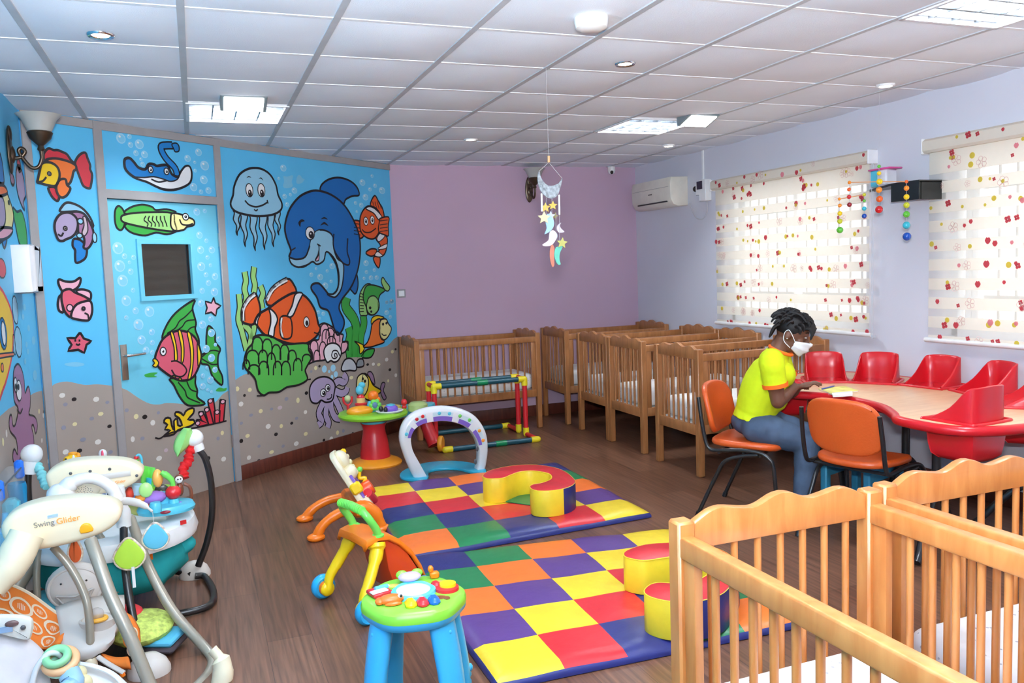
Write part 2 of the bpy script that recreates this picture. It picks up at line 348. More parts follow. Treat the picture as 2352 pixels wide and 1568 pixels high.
for wi, (a, b, c, d) in enumerate(WIN):
    mb = MB(); x = XR+.11
    for y in (a, b): mb.box((x, y+(.02 if y == a else -.02), (c+d)/2), (.06, .05, d-c))
    for z in (c, d): mb.box((x, (a+b)/2, z+(.02 if z == c else -.02)), (.06, b-a, .05))
    for y in (a+(b-a)*.5, a+(b-a)*.93, a+(b-a)*.90): mb.box((x, y, (c+d)/2), (.05, .045, d-c))
    k = int((b-a)/.115)
    wf = struct(mb.build('window_%d' % (wi+1), alu))
    mb = MB()
    for i in range(1, k): mb.box((XR+.2, a+(b-a)*i/k, (c+d)/2), (.012, .012, d-c+.2))
    for z in (c+.25, c+.6, c+.95): mb.box((XR+.2, (a+b)/2, z), (.01, b-a+.2, .02))
    struct(mb.build('burglar_bars', bars, wf))
    mb = MB(); mb.box((x, (a+b)/2, (c+d)/2), (.006, b-a-.06, d-c-.06)); struct(mb.build('pane', gl, wf))
    # zebra blind
    y0, y1 = (4.60, 6.50) if wi == 0 else (2.24, 4.13); zt, zb = (2.30, .985)
    bl = thing('zebra_blind', ['floral zebra roller blind behind the seated woman, on the window nearer the back corner', 'floral zebra roller blind cut off by the right edge, beside the black shelf'][wi], 'window blind', (XR, (y0+y1)/2, zb), 0, 'floral zebra blinds')
    def lp(p): return (p[0]-XR, p[1]-(y0+y1)/2, p[2]-zb)
    X = XR-.055; mb = MB(); mb.at(Matrix.Translation(V(lp((0, 0, 0)))))
    mb2 = MB().at(Matrix.Translation(V(lp((0, 0, 0)))) @ frame((0, y0, 0), (1, 0, 0), (0, 0, 1), (0, -1, 0)))
    prof = [(XR-.002, zt), (XR-.07, zt), (XR-.09, zt-.015), (XR-.09, zt-.075), (XR-.075, zt-.09), (XR-.002, zt-.09)]
    mb2.prism(prof, -(y1-y0), 0, 0)
    random.seed(5+wi)
    def prints(mb, n, zr, xoff, yl):
        for _ in range(n):
            yy = random.uniform(y0+.03, y1-.03); zz = random.uniform(*zr); kind = random.random(); sc = random.uniform(.012, .025)
            x = X-xoff-.00008*_
            if kind < .3:
                P = [(x, yy+sc*.9*cos(t)*(1-.25*abs(sin(t))), zz+sc*sin(t)-(sc*.35 if abs(cos(t)) < .3 and sin(t) > 0 else 0)) for t in [2*pi*k/12 for k in range(12)]]; mb.add(P, [tuple(range(12))], random.choice((2, 2, 3)))
            elif kind < .5:
                for q in range(4):
                    w = q*pi/2+.5; P = [(x, yy+sc*.55*cos(w)+sc*.48*cos(t), zz+sc*.55*sin(w)+sc*.48*sin(t)) for t in [2*pi*k/8 for k in range(8)]]; mb.add(P, [tuple(range(8))], 2)
            elif kind < .75:
                P = [(x, yy+sc*.8*cos(t), zz+sc*.8*sin(t)) for t in [2*pi*k/10 for k in range(10)]]; mb.add(P, [tuple(range(10))], 4)
            else:
                for q in range(5):
                    w = q*2*pi/5; R = sc*.9; pc = (yy+R*cos(w), zz+R*sin(w)); v = []
                    for k in range(9):
                        t = 2*pi*k/8; v += [(x, pc[0]+R*.8*cos(t), pc[1]+R*.8*sin(t)), (x, pc[0]+R*.66*cos(t), pc[1]+R*.66*sin(t))]
                    mb.add(v, [(2*k, 2*k+1, 2*k+3, 2*k+2) for k in range(8)], 5)
    X = XR-.0905; mb2.at(Matrix.Translation(V(lp((0, 0, 0))))); prints(mb2, 14, (zt-.07, zt-.02), .001, 0)
    mb2.build('head_rail', FAB[:1]+FAB[1:], bl, recalc=False)
    X = XR-.05; mb.at(Matrix.Translation(V(lp((0, 0, 0)))))
    z = zt-.08; k = 0
    while z > zb+.02:
        h = .15 if k == 0 else .074; z2 = max(zb+.02, z-h)
        mb.patch([[(X+.003*sin(q*.9), y0+.02+(y1-y0-.04)*q/8, zz) for q in range(9)] for zz in (z, z2)], 0); prints(mb, 16 if k else 26, (z2+.018, z-.018), .006, 0)
        z = z2; z2 = max(zb+.02, z-.05)
        if z > zb+.03: mb.patch([[(X+.003*sin(q*.9), y0+.02+(y1-y0-.04)*q/8, zz) for q in range(9)] for zz in (z, z2)], 1)
        z = z2; k += 1
    mb.build('blind_fabric', FAB, bl, recalc=False)
    mb = MB().at(Matrix.Translation(V(lp((0, 0, 0))))); mb.tube([(X, y0, zb+.01), (X, y1, zb+.01)], .016, 10); mb.build('bottom_rail', mat('blind_rail_white', (236, 234, 232), .4), bl)
    for yy in (y0-.004, y1+.004): mb = MB().at(Matrix.Translation(V(lp((0, 0, 0))))); mb.box((XR-.046, yy, zt-.045), (.092, .012, .1), 0, .004); mb.build('end_cap', mat('blind_cap_white', (240, 240, 240), .35), bl)
    if wi == 0:
        mb = MB().at(Matrix.Translation(V(lp((0, 0, 0)))))
        for q in (0, .012): mb.tube([(X+q-.01, y0-.012, zt-.09), (X+q-.01, y0-.012, zb-.02)], .0022, 6)
        mb.box((X, y0-.02, zb), (.03, .012, .02), 0); mb.build('bead_chain', mat('clear_chain', (205, 208, 214), .3), bl)
# ---- ceiling lights
lou = mat('louvre_mirror', (128, 132, 138), .25, .6, metal=.8); tubeM = mat('lit_tube', (232, 243, 255), .5, emit=190)
whiteP = mat('white_plastic', (236, 236, 236), .35, .5); chrome = mat('bright_chrome', (210, 210, 214), .15, .6, metal=1)
def troffer():
    t = thing('louvre_ceiling_light', '', 'ceiling light', (0, 0, CEIL), 0, 'recessed louvre ceiling lights')
    w = .285
    mb = MB(); mb.box((0, 0, .085), (.57, .57, .01)); 
    for sx, sy, d in ((1, 0, (.01, .57, .085)), (-1, 0, (.01, .57, .085)), (0, 1, (.57, .01, .085)), (0, -1, (.57, .01, .085))): mb.box((sx*w, sy*w, .043), d)
    for sx, sy, d in ((1, 0, (.02, .6, .01)), (-1, 0, (.02, .6, .01)), (0, 1, (.6, .02, .01)), (0, -1, (.6, .02, .01))): mb.box((sx*.29, sy*.29, -.002), d)
    mb.build('housing', mat('troffer_white', (230, 232, 236), .4), t)
    mb = MB()
    for k in range(4): mb.tube([(-.26, -.21+.14*k, .06), (.26, -.21+.14*k, .06)], .013, 8)
    mb.build('light_tube', tubeM, t)
    mb = MB()
    for k in range(1, 4):
        mb.box((-.285+.57*k/4, 0, .022), (.008, .56, .036)); mb.box((0, -.285+.57*k/4, .022), (.56, .012, .036))
    for k in range(7): mb.box((0, -.27+.54*k/6, .026), (.56, .003, .022))
    mb.build('louvre', lou, t); return t
t0 = troffer()
tl = ['square louvre ceiling light above the painted door', 'square louvre ceiling light over the back cribs, near the air conditioner', 'square louvre ceiling light at the top right edge of the photo']
for k, (i, j) in enumerate(troffers):
    o = t0 if k == 0 else copy_tree(t0)
    o.location = (GX+TX*(i+.5), GY+TY*(j+.5), CEIL)
    o['label'] = tl[k] if k < 3 else ['square louvre ceiling light behind the camera on the left', 'square louvre ceiling light behind the camera on the right', 'square louvre ceiling light just over the camera'][k-3]
def downlight(x, y, label, ring):
    t = thing('recessed_downlight', label, 'ceiling light', (x, y, CEIL-.014), 0, 'round recessed downlights')
    mb = MB(); mb.lathe([(.034, .004), (.04, -.004), (.05, -.006), (.055, 0), (.055, .012)], n=24); mb.build('trim_ring', chrome if ring else whiteP, t, recalc=False)
    mb = MB(); mb.lathe([(0, -.001), (.035, -.001), (.035, .006)], n=20); mb.build('bulb', mat('lit_bulb', (255, 250, 240), .4, emit=14), t)
for x, y, l, r in ((-.30, 3.93, 'small round downlight with dark chrome ring, top left above the left wall', 1), (2.16, 3.88, 'chrome ringed round downlight near the smoke detector', 1), (4.05, 4.02, 'round downlight close to the right wall above the windows', 0), (2.13, 6.36, 'round downlight on the ceiling before the purple wall', 0), (4.02, 6.47, 'round downlight near the back right corner over the air conditioner', 0)): downlight(x, y, l, r)
def emerg(x, y, rz, label):
    t = thing('emergency_light', label, 'ceiling light', (x, y, CEIL-.012), rz, 'small rectangular emergency lights')
    mb = MB(); mb.at(frame((-.13, 0, 0), (0, 1, 0), (0, 0, 1), (1, 0, 0))); mb.prism([(-.06, .014), (.10, .014), (.10, -.05), (.09, -.055), (-.06, .0)], 0, .26, bev=.004); mb.build('case', mat('emergency_case', (120, 130, 134), .35), t)
    mb = MB(); mb.at(frame((-.11, 0, 0), (0, 1, 0), (0, 0, 1), (1, 0, 0))); mb.prism([(-.05, -.002), (.082, -.048), (.080, -.055), (-.053, -.008)], 0, .22); mb.build('lamp_panel', mat('lit_panel', (245, 255, 252), .4, emit=9), t)
emerg(.335, 5.12, 0, 'small lit emergency light beside the louvre light above the door'); emerg(3.47, 5.16, .05, 'small lit emergency light beside the louvre light over the back cribs')
mb = MB(); mb.lathe([(0, -.045), (.045, -.044), (.066, -.034), (.072, -.014), (.072, .012)], n=28); tag(mb.build('smoke_detector', mat('detector_white', (232, 230, 226), .4), loc=(1.64, 3.23, CEIL-.014)), 'round white smoke detector dome on the ceiling', 'smoke detector')
# ---- light
Wd = bpy.data.worlds.new('World'); SC.world = Wd; Wd.use_nodes = True; bg = Wd.node_tree.nodes['Background']; bg.inputs['Color'].default_value = (1, .98, .95, 1); bg.inputs['Strength'].default_value = 2.4
def area(name, loc, tgt, sx, sy, e, col=(1, 1, 1)):
    l = bpy.data.lights.new(name, 'AREA'); l.shape = 'RECTANGLE'; l.size = sx; l.size_y = sy; l.energy = e; l.color = col
    o = bpy.data.objects.new(name, l); COL.objects.link(o); o.location = loc
    o.rotation_euler = (V(tgt)-V(loc)).to_track_quat('-Z', 'Y').to_euler(); return o
area('camera_flash', (.02, .0, 1.74), (.7, 1.4, 4.6), .22, .14, 350, (.94, .97, 1))
SC.view_settings.view_transform = 'Standard'; SC.view_settings.look = 'None'; SC.view_settings.gamma = 1; SC.view_settings.exposure = .2
SC.cycles.use_denoising = True; SC.cycles.max_bounces = 8; SC.cycles.diffuse_bounces = 5; SC.cycles.sample_clamp_indirect = 6; SC.cycles.caustics_reflective = False; SC.cycles.caustics_refractive = False
# ================================================================= PAINTED WALLS AND DOOR
c1 = lambda x, y: (x/2.6125, 180+y/2.6125)
c2 = lambda x, y: (x/3.1357, 600+y/3.1357)
c3 = lambda x, y: (480+x/3.9196, 320+y/3.9196)
c4 = lambda x, y: (480+x/3.1354, 600+y/3.1354)
S0, SL, SD0, SD1, SR, S1 = -1.186, -.72, -.665, .255, .31, 2.392
ZD = 2.12
K = 'ink'
def strip(p, t, w, c, o=K, ow=.02):
    P = smooth_open(p.pts(t), 5)
    if o: p.rib(P, w+ow, o, 0)
    n = len(P); p.rib(P, w, c, 1)
def pebbles(p, t):
    for x, y, a, b, c in t: p.dot(x, y, a*1.25, b*1.2, c, n=9)
def arch_line(p, x, y, w, h, lw=.012): p.line([(x-w, y+h), (x-w*.95, y+h*.4), (x-w*.55, y+h*.08), (x, y), (x+w*.55, y+h*.08), (x+w*.95, y+h*.4), (x+w, y+h)], K, lw)
def sand(p, t, a, b):
    P = p.pts(t); P = [(a, P[0][1])]+smooth_open(P, 3)+[(b, P[-1][1])]; p.poly(P+[(b, 0), (a, 0)], 'sand', -.6)
# ---- long painted wall (left panel, panel above the door, right panel)
w = Paint(FM, on_mural); sky = w.ci('sky'); w.ci('sand')
for a, b, c, d in ((S0, SD0-.01, 0, H), (SD0-.02, SD1+.02, ZD+.005, H), (SD1+.01, S1, 0, H)): w.mb.box(((a+b)/2, (c+d)/2, -.05), (b-a, d-c, .1), sky)
w.mb.box(((S0+S1)/2, H/2, -.22), (S1-S0+.9, H+.1, .1), sky)  # unseen backing slab, added to block outside light leaking through the gaps
w.tr = c2
sand(w, '370,905 400,880 480,865 560,880 620,890 700,885 805,895', S0, SL)
w.tr = c4
sand(w, '175,865 260,812 400,790 560,760 700,745 830,705 950,660 1060,640 1190,625 1280,610 1330,560 1365,540', SR, S1)
w.tr = c1; w.L = 2
w.fill('265,490 262,450 290,420 320,430 345,430 370,440 400,455 425,490 450,515 400,500 340,485 285,492', 'red', K)
w.fill('455,530 450,500 475,460 510,445 525,480 540,520 540,545 552,580 545,640 535,660 500,645 480,600 465,560', 'red', K)
w.fill('290,655 330,655 355,700 345,735 320,720 300,690', 'red', K)
w.fill('275,490 330,480 400,495 450,520 455,545 440,558 430,600 410,635 350,650 330,600 310,520', 'orange', K, d=2)
w.fill('250,510 300,505 340,530 355,570 350,610 330,645 280,640 245,630 222,625 225,605 235,560', 'yellow', K, d=4)
w.fill('335,650 355,610 390,605 400,640 420,660 400,700 370,715 345,695', 'orange', K, d=4)
w.L = 8; w.eye(292, 572, 11, 11, 0, 0, .6); w.line('225,622 255,615 275,592', d=0)
w.L = 2
w.fill('360,800 370,770 400,745 450,755 500,785 540,835 560,890 520,840 470,800 420,800', 'pale', K)
w.fill('440,965 470,965 500,985 520,1020 515,1070 490,1095 455,1105 450,1060 450,1030 435,1005', 'blue', K)
w.fill('420,805 470,800 510,820 545,880 560,930 550,985 525,1020 500,1015 505,985 500,950 470,930 465,870 450,830', 'plum', K, d=2)
w.fill('495,830 515,840 525,910 505,945 490,925 502,880', 'lav', K, .008, d=4)
w.fill('410,805 450,830 465,870 455,920 430,950 395,965 375,975 350,970 335,940 325,900 330,855 360,815', 'lilac', K, d=4)
for q in ((480, 857, 17, 17), (475, 943, 17, 15), (565, 955, 13, 30)): w.dot(*q, 'pale', K, d=5)
w.L = 8; w.eye(388, 900, 11, 12, 0, 0, .6); w.line('345,935 365,945 378,925', d=0)
w.tr = c2; w.L = 2
w.fill('440,205 420,160 425,130 470,145 530,145 575,118 578,150 560,185 520,210 480,200 455,215', 'pink', K)
w.fill('545,215 590,202 640,215 655,240 645,280 600,262', 'pink', K); w.fill('442,250 425,255 415,310 425,355 455,365 448,310', 'pink', K)
w.fill('450,215 500,200 540,225 600,250 645,280 600,295 540,330 510,400 470,370 450,320 440,260', 'rose', K, d=2)
w.fill('645,285 660,320 660,370 640,420 600,425 540,415 510,400 520,350 550,310 600,290', 'pink', K, d=4)
w.dot(500, 335, 22, 25, 'pink', K, d=4); w.L = 8; w.eye(597, 340, 12, 13, 0, 0, .7); w.line('605,372 630,385 635,415', d=0)
w.L = 2; w.fill('575,512 602,555 657,575 622,600 605,658 562,636 488,645 515,600 482,552 542,553', 'rose', K, sm=2)
w.line('540,562 541,578', d=3); w.line('570,562 571,578', d=3); w.line('545,595 562,602 575,593', d=3)
w.fill('470,735 540,725 600,735 600,750 540,758 475,750', 'stain')
pebbles(w, [(447, 965, 18, 15, 'd1'), (533, 993, 15, 12, 'd4'), (692, 993, 18, 16, 'd1'), (470, 1030, 14, 12, 'd3'), (772, 1015, 12, 10, 'd3'), (725, 1098, 16, 12, 'd2'), (660, 1132, 14, 12, 'd3'), (538, 1172, 14, 12, 'd2'), (458, 1197, 14, 14, 'd3'), (788, 1187, 13, 11, 'd4'), (597, 1283, 18, 13, 'd3'), (705, 1300, 18, 16, 'd1'), (472, 1372, 18, 16, 'd1'), (572, 1363, 16, 13, 'd4'), (795, 1373, 14, 12, 'd3')])
# ray in the panel above the door
w.tr = c1
w.L = 2; strip(w, '1065,600 1050,540 1000,485 972,440 968,408 1000,402 1035,402', .036, 'blue', K, .022); w.fill('1030,395 1055,388 1072,405 1072,435 1050,440 1040,420', 'blue', K, .01, d=1)
w.L = 4
w.fill('745,520 748,485 775,478 800,500 830,535 870,545 890,515 920,515 940,525 975,520 1005,525 1030,575 1070,590 1085,560 1110,530 1135,530 1148,570 1140,620 1100,650 1040,668 980,665 930,645 880,620 820,600 785,580 755,550', 'blue', K, .02)
w.fill('800,592 860,595 920,590 980,605 1020,618 1062,605 1085,560 1110,530 1135,530 1146,570 1138,620 1100,648 1040,665 980,662 930,643 880,619 830,604', 'white', K, .01, d=2)
w.L = 8; w.eye(900, 547, 14, 20, .1, .1, .45); w.eye(995, 558, 14, 20, .1, .1, .45); w.line('905,605 950,622 1000,612', d=0)
w.L = 2
for b in ((725, 360, 28), (775, 348, 14), (782, 398, 16), (835, 395, 26), (815, 448, 16), (866, 456, 20), (845, 485, 10), (855, 515, 14), (1190, 443, 20), (1125, 480, 19), (1168, 503, 9), (1227, 523, 26), (1170, 553, 10), (1222, 608, 23), (1161, 652, 22), (1205, 680, 13), (1250, 672, 18)): w.bubble(*b)
# ---- right panel
w.tr = c3
for b in ((668, 258, 28), (628, 352, 13), (768, 460, 25), (680, 512, 20), (732, 497, 14), (702, 585, 18), (1380, 388, 26), (1467, 330, 14), (1494, 417, 17), (1448, 450, 16), (1557, 460, 28), (1408, 520, 26), (1318, 572, 15), (1370, 592, 20), (1330, 650, 11), (1413, 1113, 24), (1488, 1175, 15), (1417, 1193, 16), (1457, 1245, 20), (1509, 1243, 19), (1395, 1250, 13), (920, 1217, 18), (963, 1163, 12), (1000, 1238, 26), (1063, 1183, 14), (1108, 1140, 25), (1099, 1277, 14), (1045, 1318, 28), (1600, 1465, 12), (1645, 1455, 20), (1632, 1525, 11)): w.bubble(*b)
w.fill('670,330 700,335 755,325 745,380 750,425 690,440 665,420 675,380', 'stain'); w.fill('790,340 815,320 840,350 860,360 830,395 788,395', 'stain')
for x, y, n, tx, ty in ((215, 630, 58, 258, 860), (275, 650, 60, 330, 962), (358, 665, 64, 420, 998), (440, 665, 70, 506, 988), (515, 655, 60, 585, 962), (585, 640, 45, 632, 858)):
    L = []; Rr = []
    for k in range(9):
        t = k/8; ww = n*(1-t**1.6)/2; cx = x+n/2+(tx-x-n/2)*t+9*sin(t*12); cy = y+(ty-y)*t; L.append((cx-ww, cy)); Rr.append((cx+ww, cy))
    w.fill(L+Rr[::-1], 'pale', K, .012, sm=2)
w.L = 4
w.fill('192,575 215,500 225,420 270,320 340,270 410,258 480,270 550,320 600,410 620,500 655,580 640,640 560,680 420,690 280,665 215,630', 'pale', K, .018)
for x, q in ((360, -.1), (468, -.1)):
    w.eye(x, 458, 32, 60, .15, .45, .55)
w.fill('335,348 355,330 378,345 355,340', K, d=2); w.fill('445,358 465,342 485,370 462,352', K, d=2)
w.line('320,550 360,590 420,607 480,592 525,565', K, .014)
w.line('403,630 420,642 437,630'); w.line('520,545 530,578')
# dolphin
w.L = 3; w.fill('1000,460 1020,400 1090,355 1180,345 1270,375 1330,430 1350,500 1290,510 1230,540 1210,580 1150,600 1050,520', 'deep', K, .018)
w.fill('1325,1210 1340,1280 1335,1350 1315,1390 1290,1370 1265,1330 1290,1260', 'deep', K, .016)
w.L = 5
w.fill('720,1060 735,1000 700,900 680,800 700,690 740,600 820,510 920,465 1000,465 1100,500 1200,575 1280,690 1340,830 1360,960 1350,1110 1320,1230 1270,1340 1195,1440 1169,1522 1212,1622 1206,1697 1162,1760 1131,1722 1100,1622 1069,1541 1000,1510 969,1422 919,1347 931,1304 987,1297 1037,1347 1085,1400 1140,1370 1165,1290 1150,1150 1100,1050 1050,1005 1000,1110 930,1095 850,1145 770,1130', 'deep', K, .02)
w.fill('722,1065 780,1080 860,1060 900,970 920,890 960,830 1020,815 1090,845 1115,900 1120,980 1150,1070 1205,1120 1205,1250 1185,1350 1140,1415 1100,1415 1060,1390 1120,1390 1160,1330 1165,1200 1130,1080 1055,1010 1030,1090 970,1125 930,1100 880,1130 800,1150 740,1120', 'pale', K, .016, d=2)
w.L = 8
w.eye(905, 845, 40, 58, .25, .25, .6); w.L = 9
w.fill('920,890 960,830 1000,830 970,940 930,960 905,960', 'pale', d=2)
w.fill('1112,870 1116,950 1140,1030 1200,1110 1250,1130 1262,1090 1240,1010 1240,930 1200,880', 'deep'); w.line('1120,850 1114,950 1140,1030 1200,1110 1250,1130 1262,1090 1240,1010 1245,890', K, .016)
for t in ('800,750 830,718 858,735 825,748 818,788', '1005,718 1035,698 1065,722 1035,714', '998,775 1035,743 1072,780 1035,764'): w.fill(t, K)
w.fill('952,1085 975,1040 985,1000 985,1080 965,1095', 'pink', K, .01); w.line('968,938 985,965 980,1040 950,1090'); w.line('975,945 1000,960'); w.line('735,1000 775,975')
# small orange and white fish
w.L = 3
w.fill('1450,590 1490,505 1530,570 1560,620 1575,700 1540,700 1500,620', 'clown', K); w.fill('1290,735 1350,735 1375,790 1390,870 1340,895 1310,850 1300,790', 'clown', K)
w.fill('1500,890 1540,840 1600,880 1600,960 1580,1030 1540,1055 1490,1045 1530,1000 1540,950', 'clown', K); w.fill('1410,1020 1460,985 1510,995 1490,1040 1450,1050', 'clown', K); w.fill('1480,1060 1530,1050 1540,1100 1525,1155 1490,1110', 'clown', K)
w.fill('1510,890 1540,845 1580,870 1530,920', 'white', K, .009, d=2); w.fill('1525,975 1598,940 1590,980 1530,990', 'white', K, .009, d=2); w.fill('1490,1045 1515,1010 1560,1045 1530,1058', 'white', K, .009, d=2)
w.L = 5; w.fill('1400,620 1440,600 1500,620 1540,680 1540,760 1530,830 1490,890 1430,890 1370,840 1355,760 1365,680', 'clown', K, .016)
w.fill('1410,625 1440,605 1490,625 1550,690 1545,725 1520,720 1480,665', 'white', K, .012, d=2)
w.fill('1530,740 1540,710 1615,700 1610,780 1612,865 1580,860 1525,830', 'clown', K, .014, d=3)
w.L = 9; w.eye(1407, 737, 19, 38, 0, 0, .5); w.eye(1465, 727, 19, 38, 0, 0, .5); w.line('1375,810 1400,835 1450,835 1500,800', d=0)
for y in (735, 770, 800, 830): w.line([(1535, y), (1605, y-10)], d=0, w=.008); w.line([(1300, y+20), (1360, y+30)], d=0, w=.008)
for x in (1470, 1490, 1510, 1530): w.line([(x, 560), (x+18, 625)], d=0, w=.008)
# weeds, coral and the big striped fish
w.tr = c4; w.L = 2
for t in ('255,75 265,140 255,200 268,260 255,320', '325,40 318,110 330,170 322,230', '370,175 388,230 375,280 385,340', '215,235 222,330 212,420 235,500 255,580 270,640', '250,450 300,520 290,620', '330,400 320,500 300,560'): strip(w, t, .045, 'lime')
for t, ww in (('990,260 985,330 1040,410 1060,480 1050,580 1050,690', .1), ('1110,390 1115,450 1095,530 1090,600 1090,690', .08), ('1005,475 1015,530 1005,600 1015,690', .085)): strip(w, t, ww, 'leaf')
w.fill('1100,690 1130,640 1190,630 1165,690', 'leaf', K)
w.L = 4
w.fill('700,640 740,570 790,560 790,470 830,445 890,475 940,520 965,530 960,580 1000,580 980,650 900,680 830,710 760,720 700,745 740,700 730,650', 'pink', K)
for q in ((830, 450, 30, 90), (870, 480, 30, 80), (915, 510, 25, 70), (840, 490, 28, 90), (880, 540, 30, 70), (755, 570, 28, 80), (818, 580, 25, 100), (720, 630, 25, 90), (775, 640, 22, 80), (975, 575, 25, 70)): arch_line(w, *q)
w.L = 7
w.fill('830,690 825,640 850,600 895,588 935,610 950,660 930,710 900,725 875,715 850,727', 'white', K)
w.line('905,690 900,668 915,665 918,690 895,700 880,680 890,645 920,645 938,680', d=3)
w.fill('960,790 950,770 975,710 1020,700 1055,740 1055,785 1010,785 975,790', 'silver', K); w.fill('1060,755 1070,710 1105,705 1112,750 1080,762', 'grey', K)
w.L = 4
w.fill('410,280 450,200 560,125 610,170 625,230 560,290 440,320', 'clown', K, .02); w.fill('240,430 240,340 280,270 330,230 360,300 365,370 320,450 270,450', 'clown', K, .02)
strip(w, '414,282 452,208 500,165 562,130', .03, 'white'); strip(w, '243,430 245,345 285,275 330,236', .028, 'white')
w.L = 6
w.fill('325,440 345,395 370,370 430,335 520,270 620,225 700,260 760,350 785,450 800,480 785,520 750,560 690,592 580,592 480,560 400,530 355,480 340,455', 'clown', K, .022)
w.fill('430,340 470,370 490,420 470,480 460,545 425,525 440,450 440,390', 'white', K, .016, d=2); w.fill('620,235 670,232 640,300 600,390 560,395 595,320', 'white', K, .016, d=2); w.fill('330,440 348,398 370,375 350,420 345,455', 'white', K, .012, d=2)
w.L = 9; w.fill('515,400 585,412 590,540 530,555 508,500', 'clown', K, .016); strip(w, '520,405 512,480 528,550', .02, 'white', K, .012)
w.L = 11; w.dot(698, 437, 20, 38, 'white', K); w.dot(700, 445, 11, 20, K, d=2); w.line('752,512 775,518 790,508')
w.L = 8
w.fill('250,720 270,640 310,590 320,545 370,530 440,538 500,570 560,596 700,590 715,640 735,690 700,760 690,790 705,850 640,890 560,905 500,940 430,945 390,965 350,930 330,850 290,800 260,770', 'green', K, .018)
for q in ((345, 545, 38, 100), (415, 560, 35, 100), (480, 600, 33, 110), (540, 600, 32, 110), (595, 640, 30, 80), (310, 640, 45, 100), (385, 640, 32, 90), (445, 660, 30, 110), (265, 710, 24, 70), (320, 745, 42, 70), (390, 720, 36, 100), (490, 720, 30, 100), (550, 720, 32, 100), (635, 700, 30, 90), (700, 670, 30, 50)): arch_line(w, *q, .014)
w.line('340,968 390,965 430,945 500,942 560,905 640,892 700,855 730,848')
w.L = 5
w.fill('1085,380 1080,290 1090,220 1130,165 1165,170 1130,230 1125,300 1140,380 1110,390', 'lime', K, .012); w.fill('1265,205 1240,150 1250,115 1275,150 1300,185 1290,212', 'lime', K, .012)
w.fill('1140,172 1200,175 1265,205 1230,240 1215,290 1215,350 1180,385 1140,375 1130,330 1108,270 1115,210', 'leaf', K, .014, d=2); w.fill('1150,260 1190,250 1220,290 1220,345 1185,385 1145,370 1132,320', 'lime', K, .012, d=3)
for k in range(7): w.line([(1084, 230+k*22), (1112, 240+k*20)], d=5, w=.008)
w.L = 10; w.dot(1157, 335, 9, 11, K); w.dot(1165, 362, 8, 9, K)
w.L = 5
w.fill('1165,440 1175,405 1210,390 1260,405 1215,425 1180,460', 'yellow', K, .012); w.fill('1112,605 1045,575 1080,610 1085,665 1112,640', 'yellow', K, .012)
w.fill('1190,430 1230,415 1232,480 1235,540 1260,580 1200,605 1150,618 1108,615 1140,580 1160,520 1170,460', 'orange', K, .014, d=2); w.fill('1230,430 1270,415 1290,450 1310,480 1300,520 1270,560 1240,560 1225,510', 'cream', K, .014, d=3)
w.L = 10; w.dot(1250, 452, 8, 11, K); w.dot(1275, 445, 8, 10, K); w.line('1240,520 1255,533 1275,530', d=0)
w.L = 2
for x, y, a, b in ((830, 775, 18, 26), (893, 768, 18, 26), (865, 793, 8, 12), (913, 813, 15, 22), (885, 832, 10, 16)): w.dot(x, y, a, b, 'bub1')
for b in ((1280, 295, 12), (1317, 290, 17), (1306, 342, 9), (1278, 368, 16), (1305, 400, 12), (787, 365, 13), (823, 376, 14), (795, 410, 10)): w.bubble(*b)
w.L = 4
for t in ('880,900 930,862 968,870 985,845 965,812', '890,925 950,950 985,935 995,905', '890,960 930,1040 955,1100', '875,990 880,1060 905,1120 945,1132', '855,1000 840,1100 860,1160 852,1195', '830,1000 790,1090 810,1150 785,1178'): strip(w, t, .06, 'lilac')
w.L = 7; w.fill('720,950 730,890 770,845 830,830 880,850 905,890 900,940 885,1000 840,1015 805,1000 775,1022 735,1010', 'lilac', K, .016)
w.L = 9; w.eye(818, 945, 20, 28, .2, .1, .6); w.eye(850, 910, 18, 25, .2, .1, .6); w.line('845,992 865,990 880,975 880,955', d=0)
w.L = 4; w.fill('1140,805 1165,795 1185,830 1192,885 1165,860', 'mauve', K, .012); w.fill('1232,930 1245,875 1267,880 1255,930 1275,980 1255,995', 'mauve', K, .012)
w.fill('1110,810 1150,830 1180,890 1237,930 1200,970 1180,1000 1120,985 1100,900', 'yellow', K, .014, d=2); w.fill('1060,880 1070,830 1110,808 1145,850 1140,920 1110,970 1070,960 1060,920', 'cream', K, .014, d=3)
w.L = 10; w.dot(1105, 845, 7, 11, K); w.dot(1120, 862, 8, 12, K); w.line('1075,930 1090,935 1108,932 1108,922', d=0)
w.L = 2
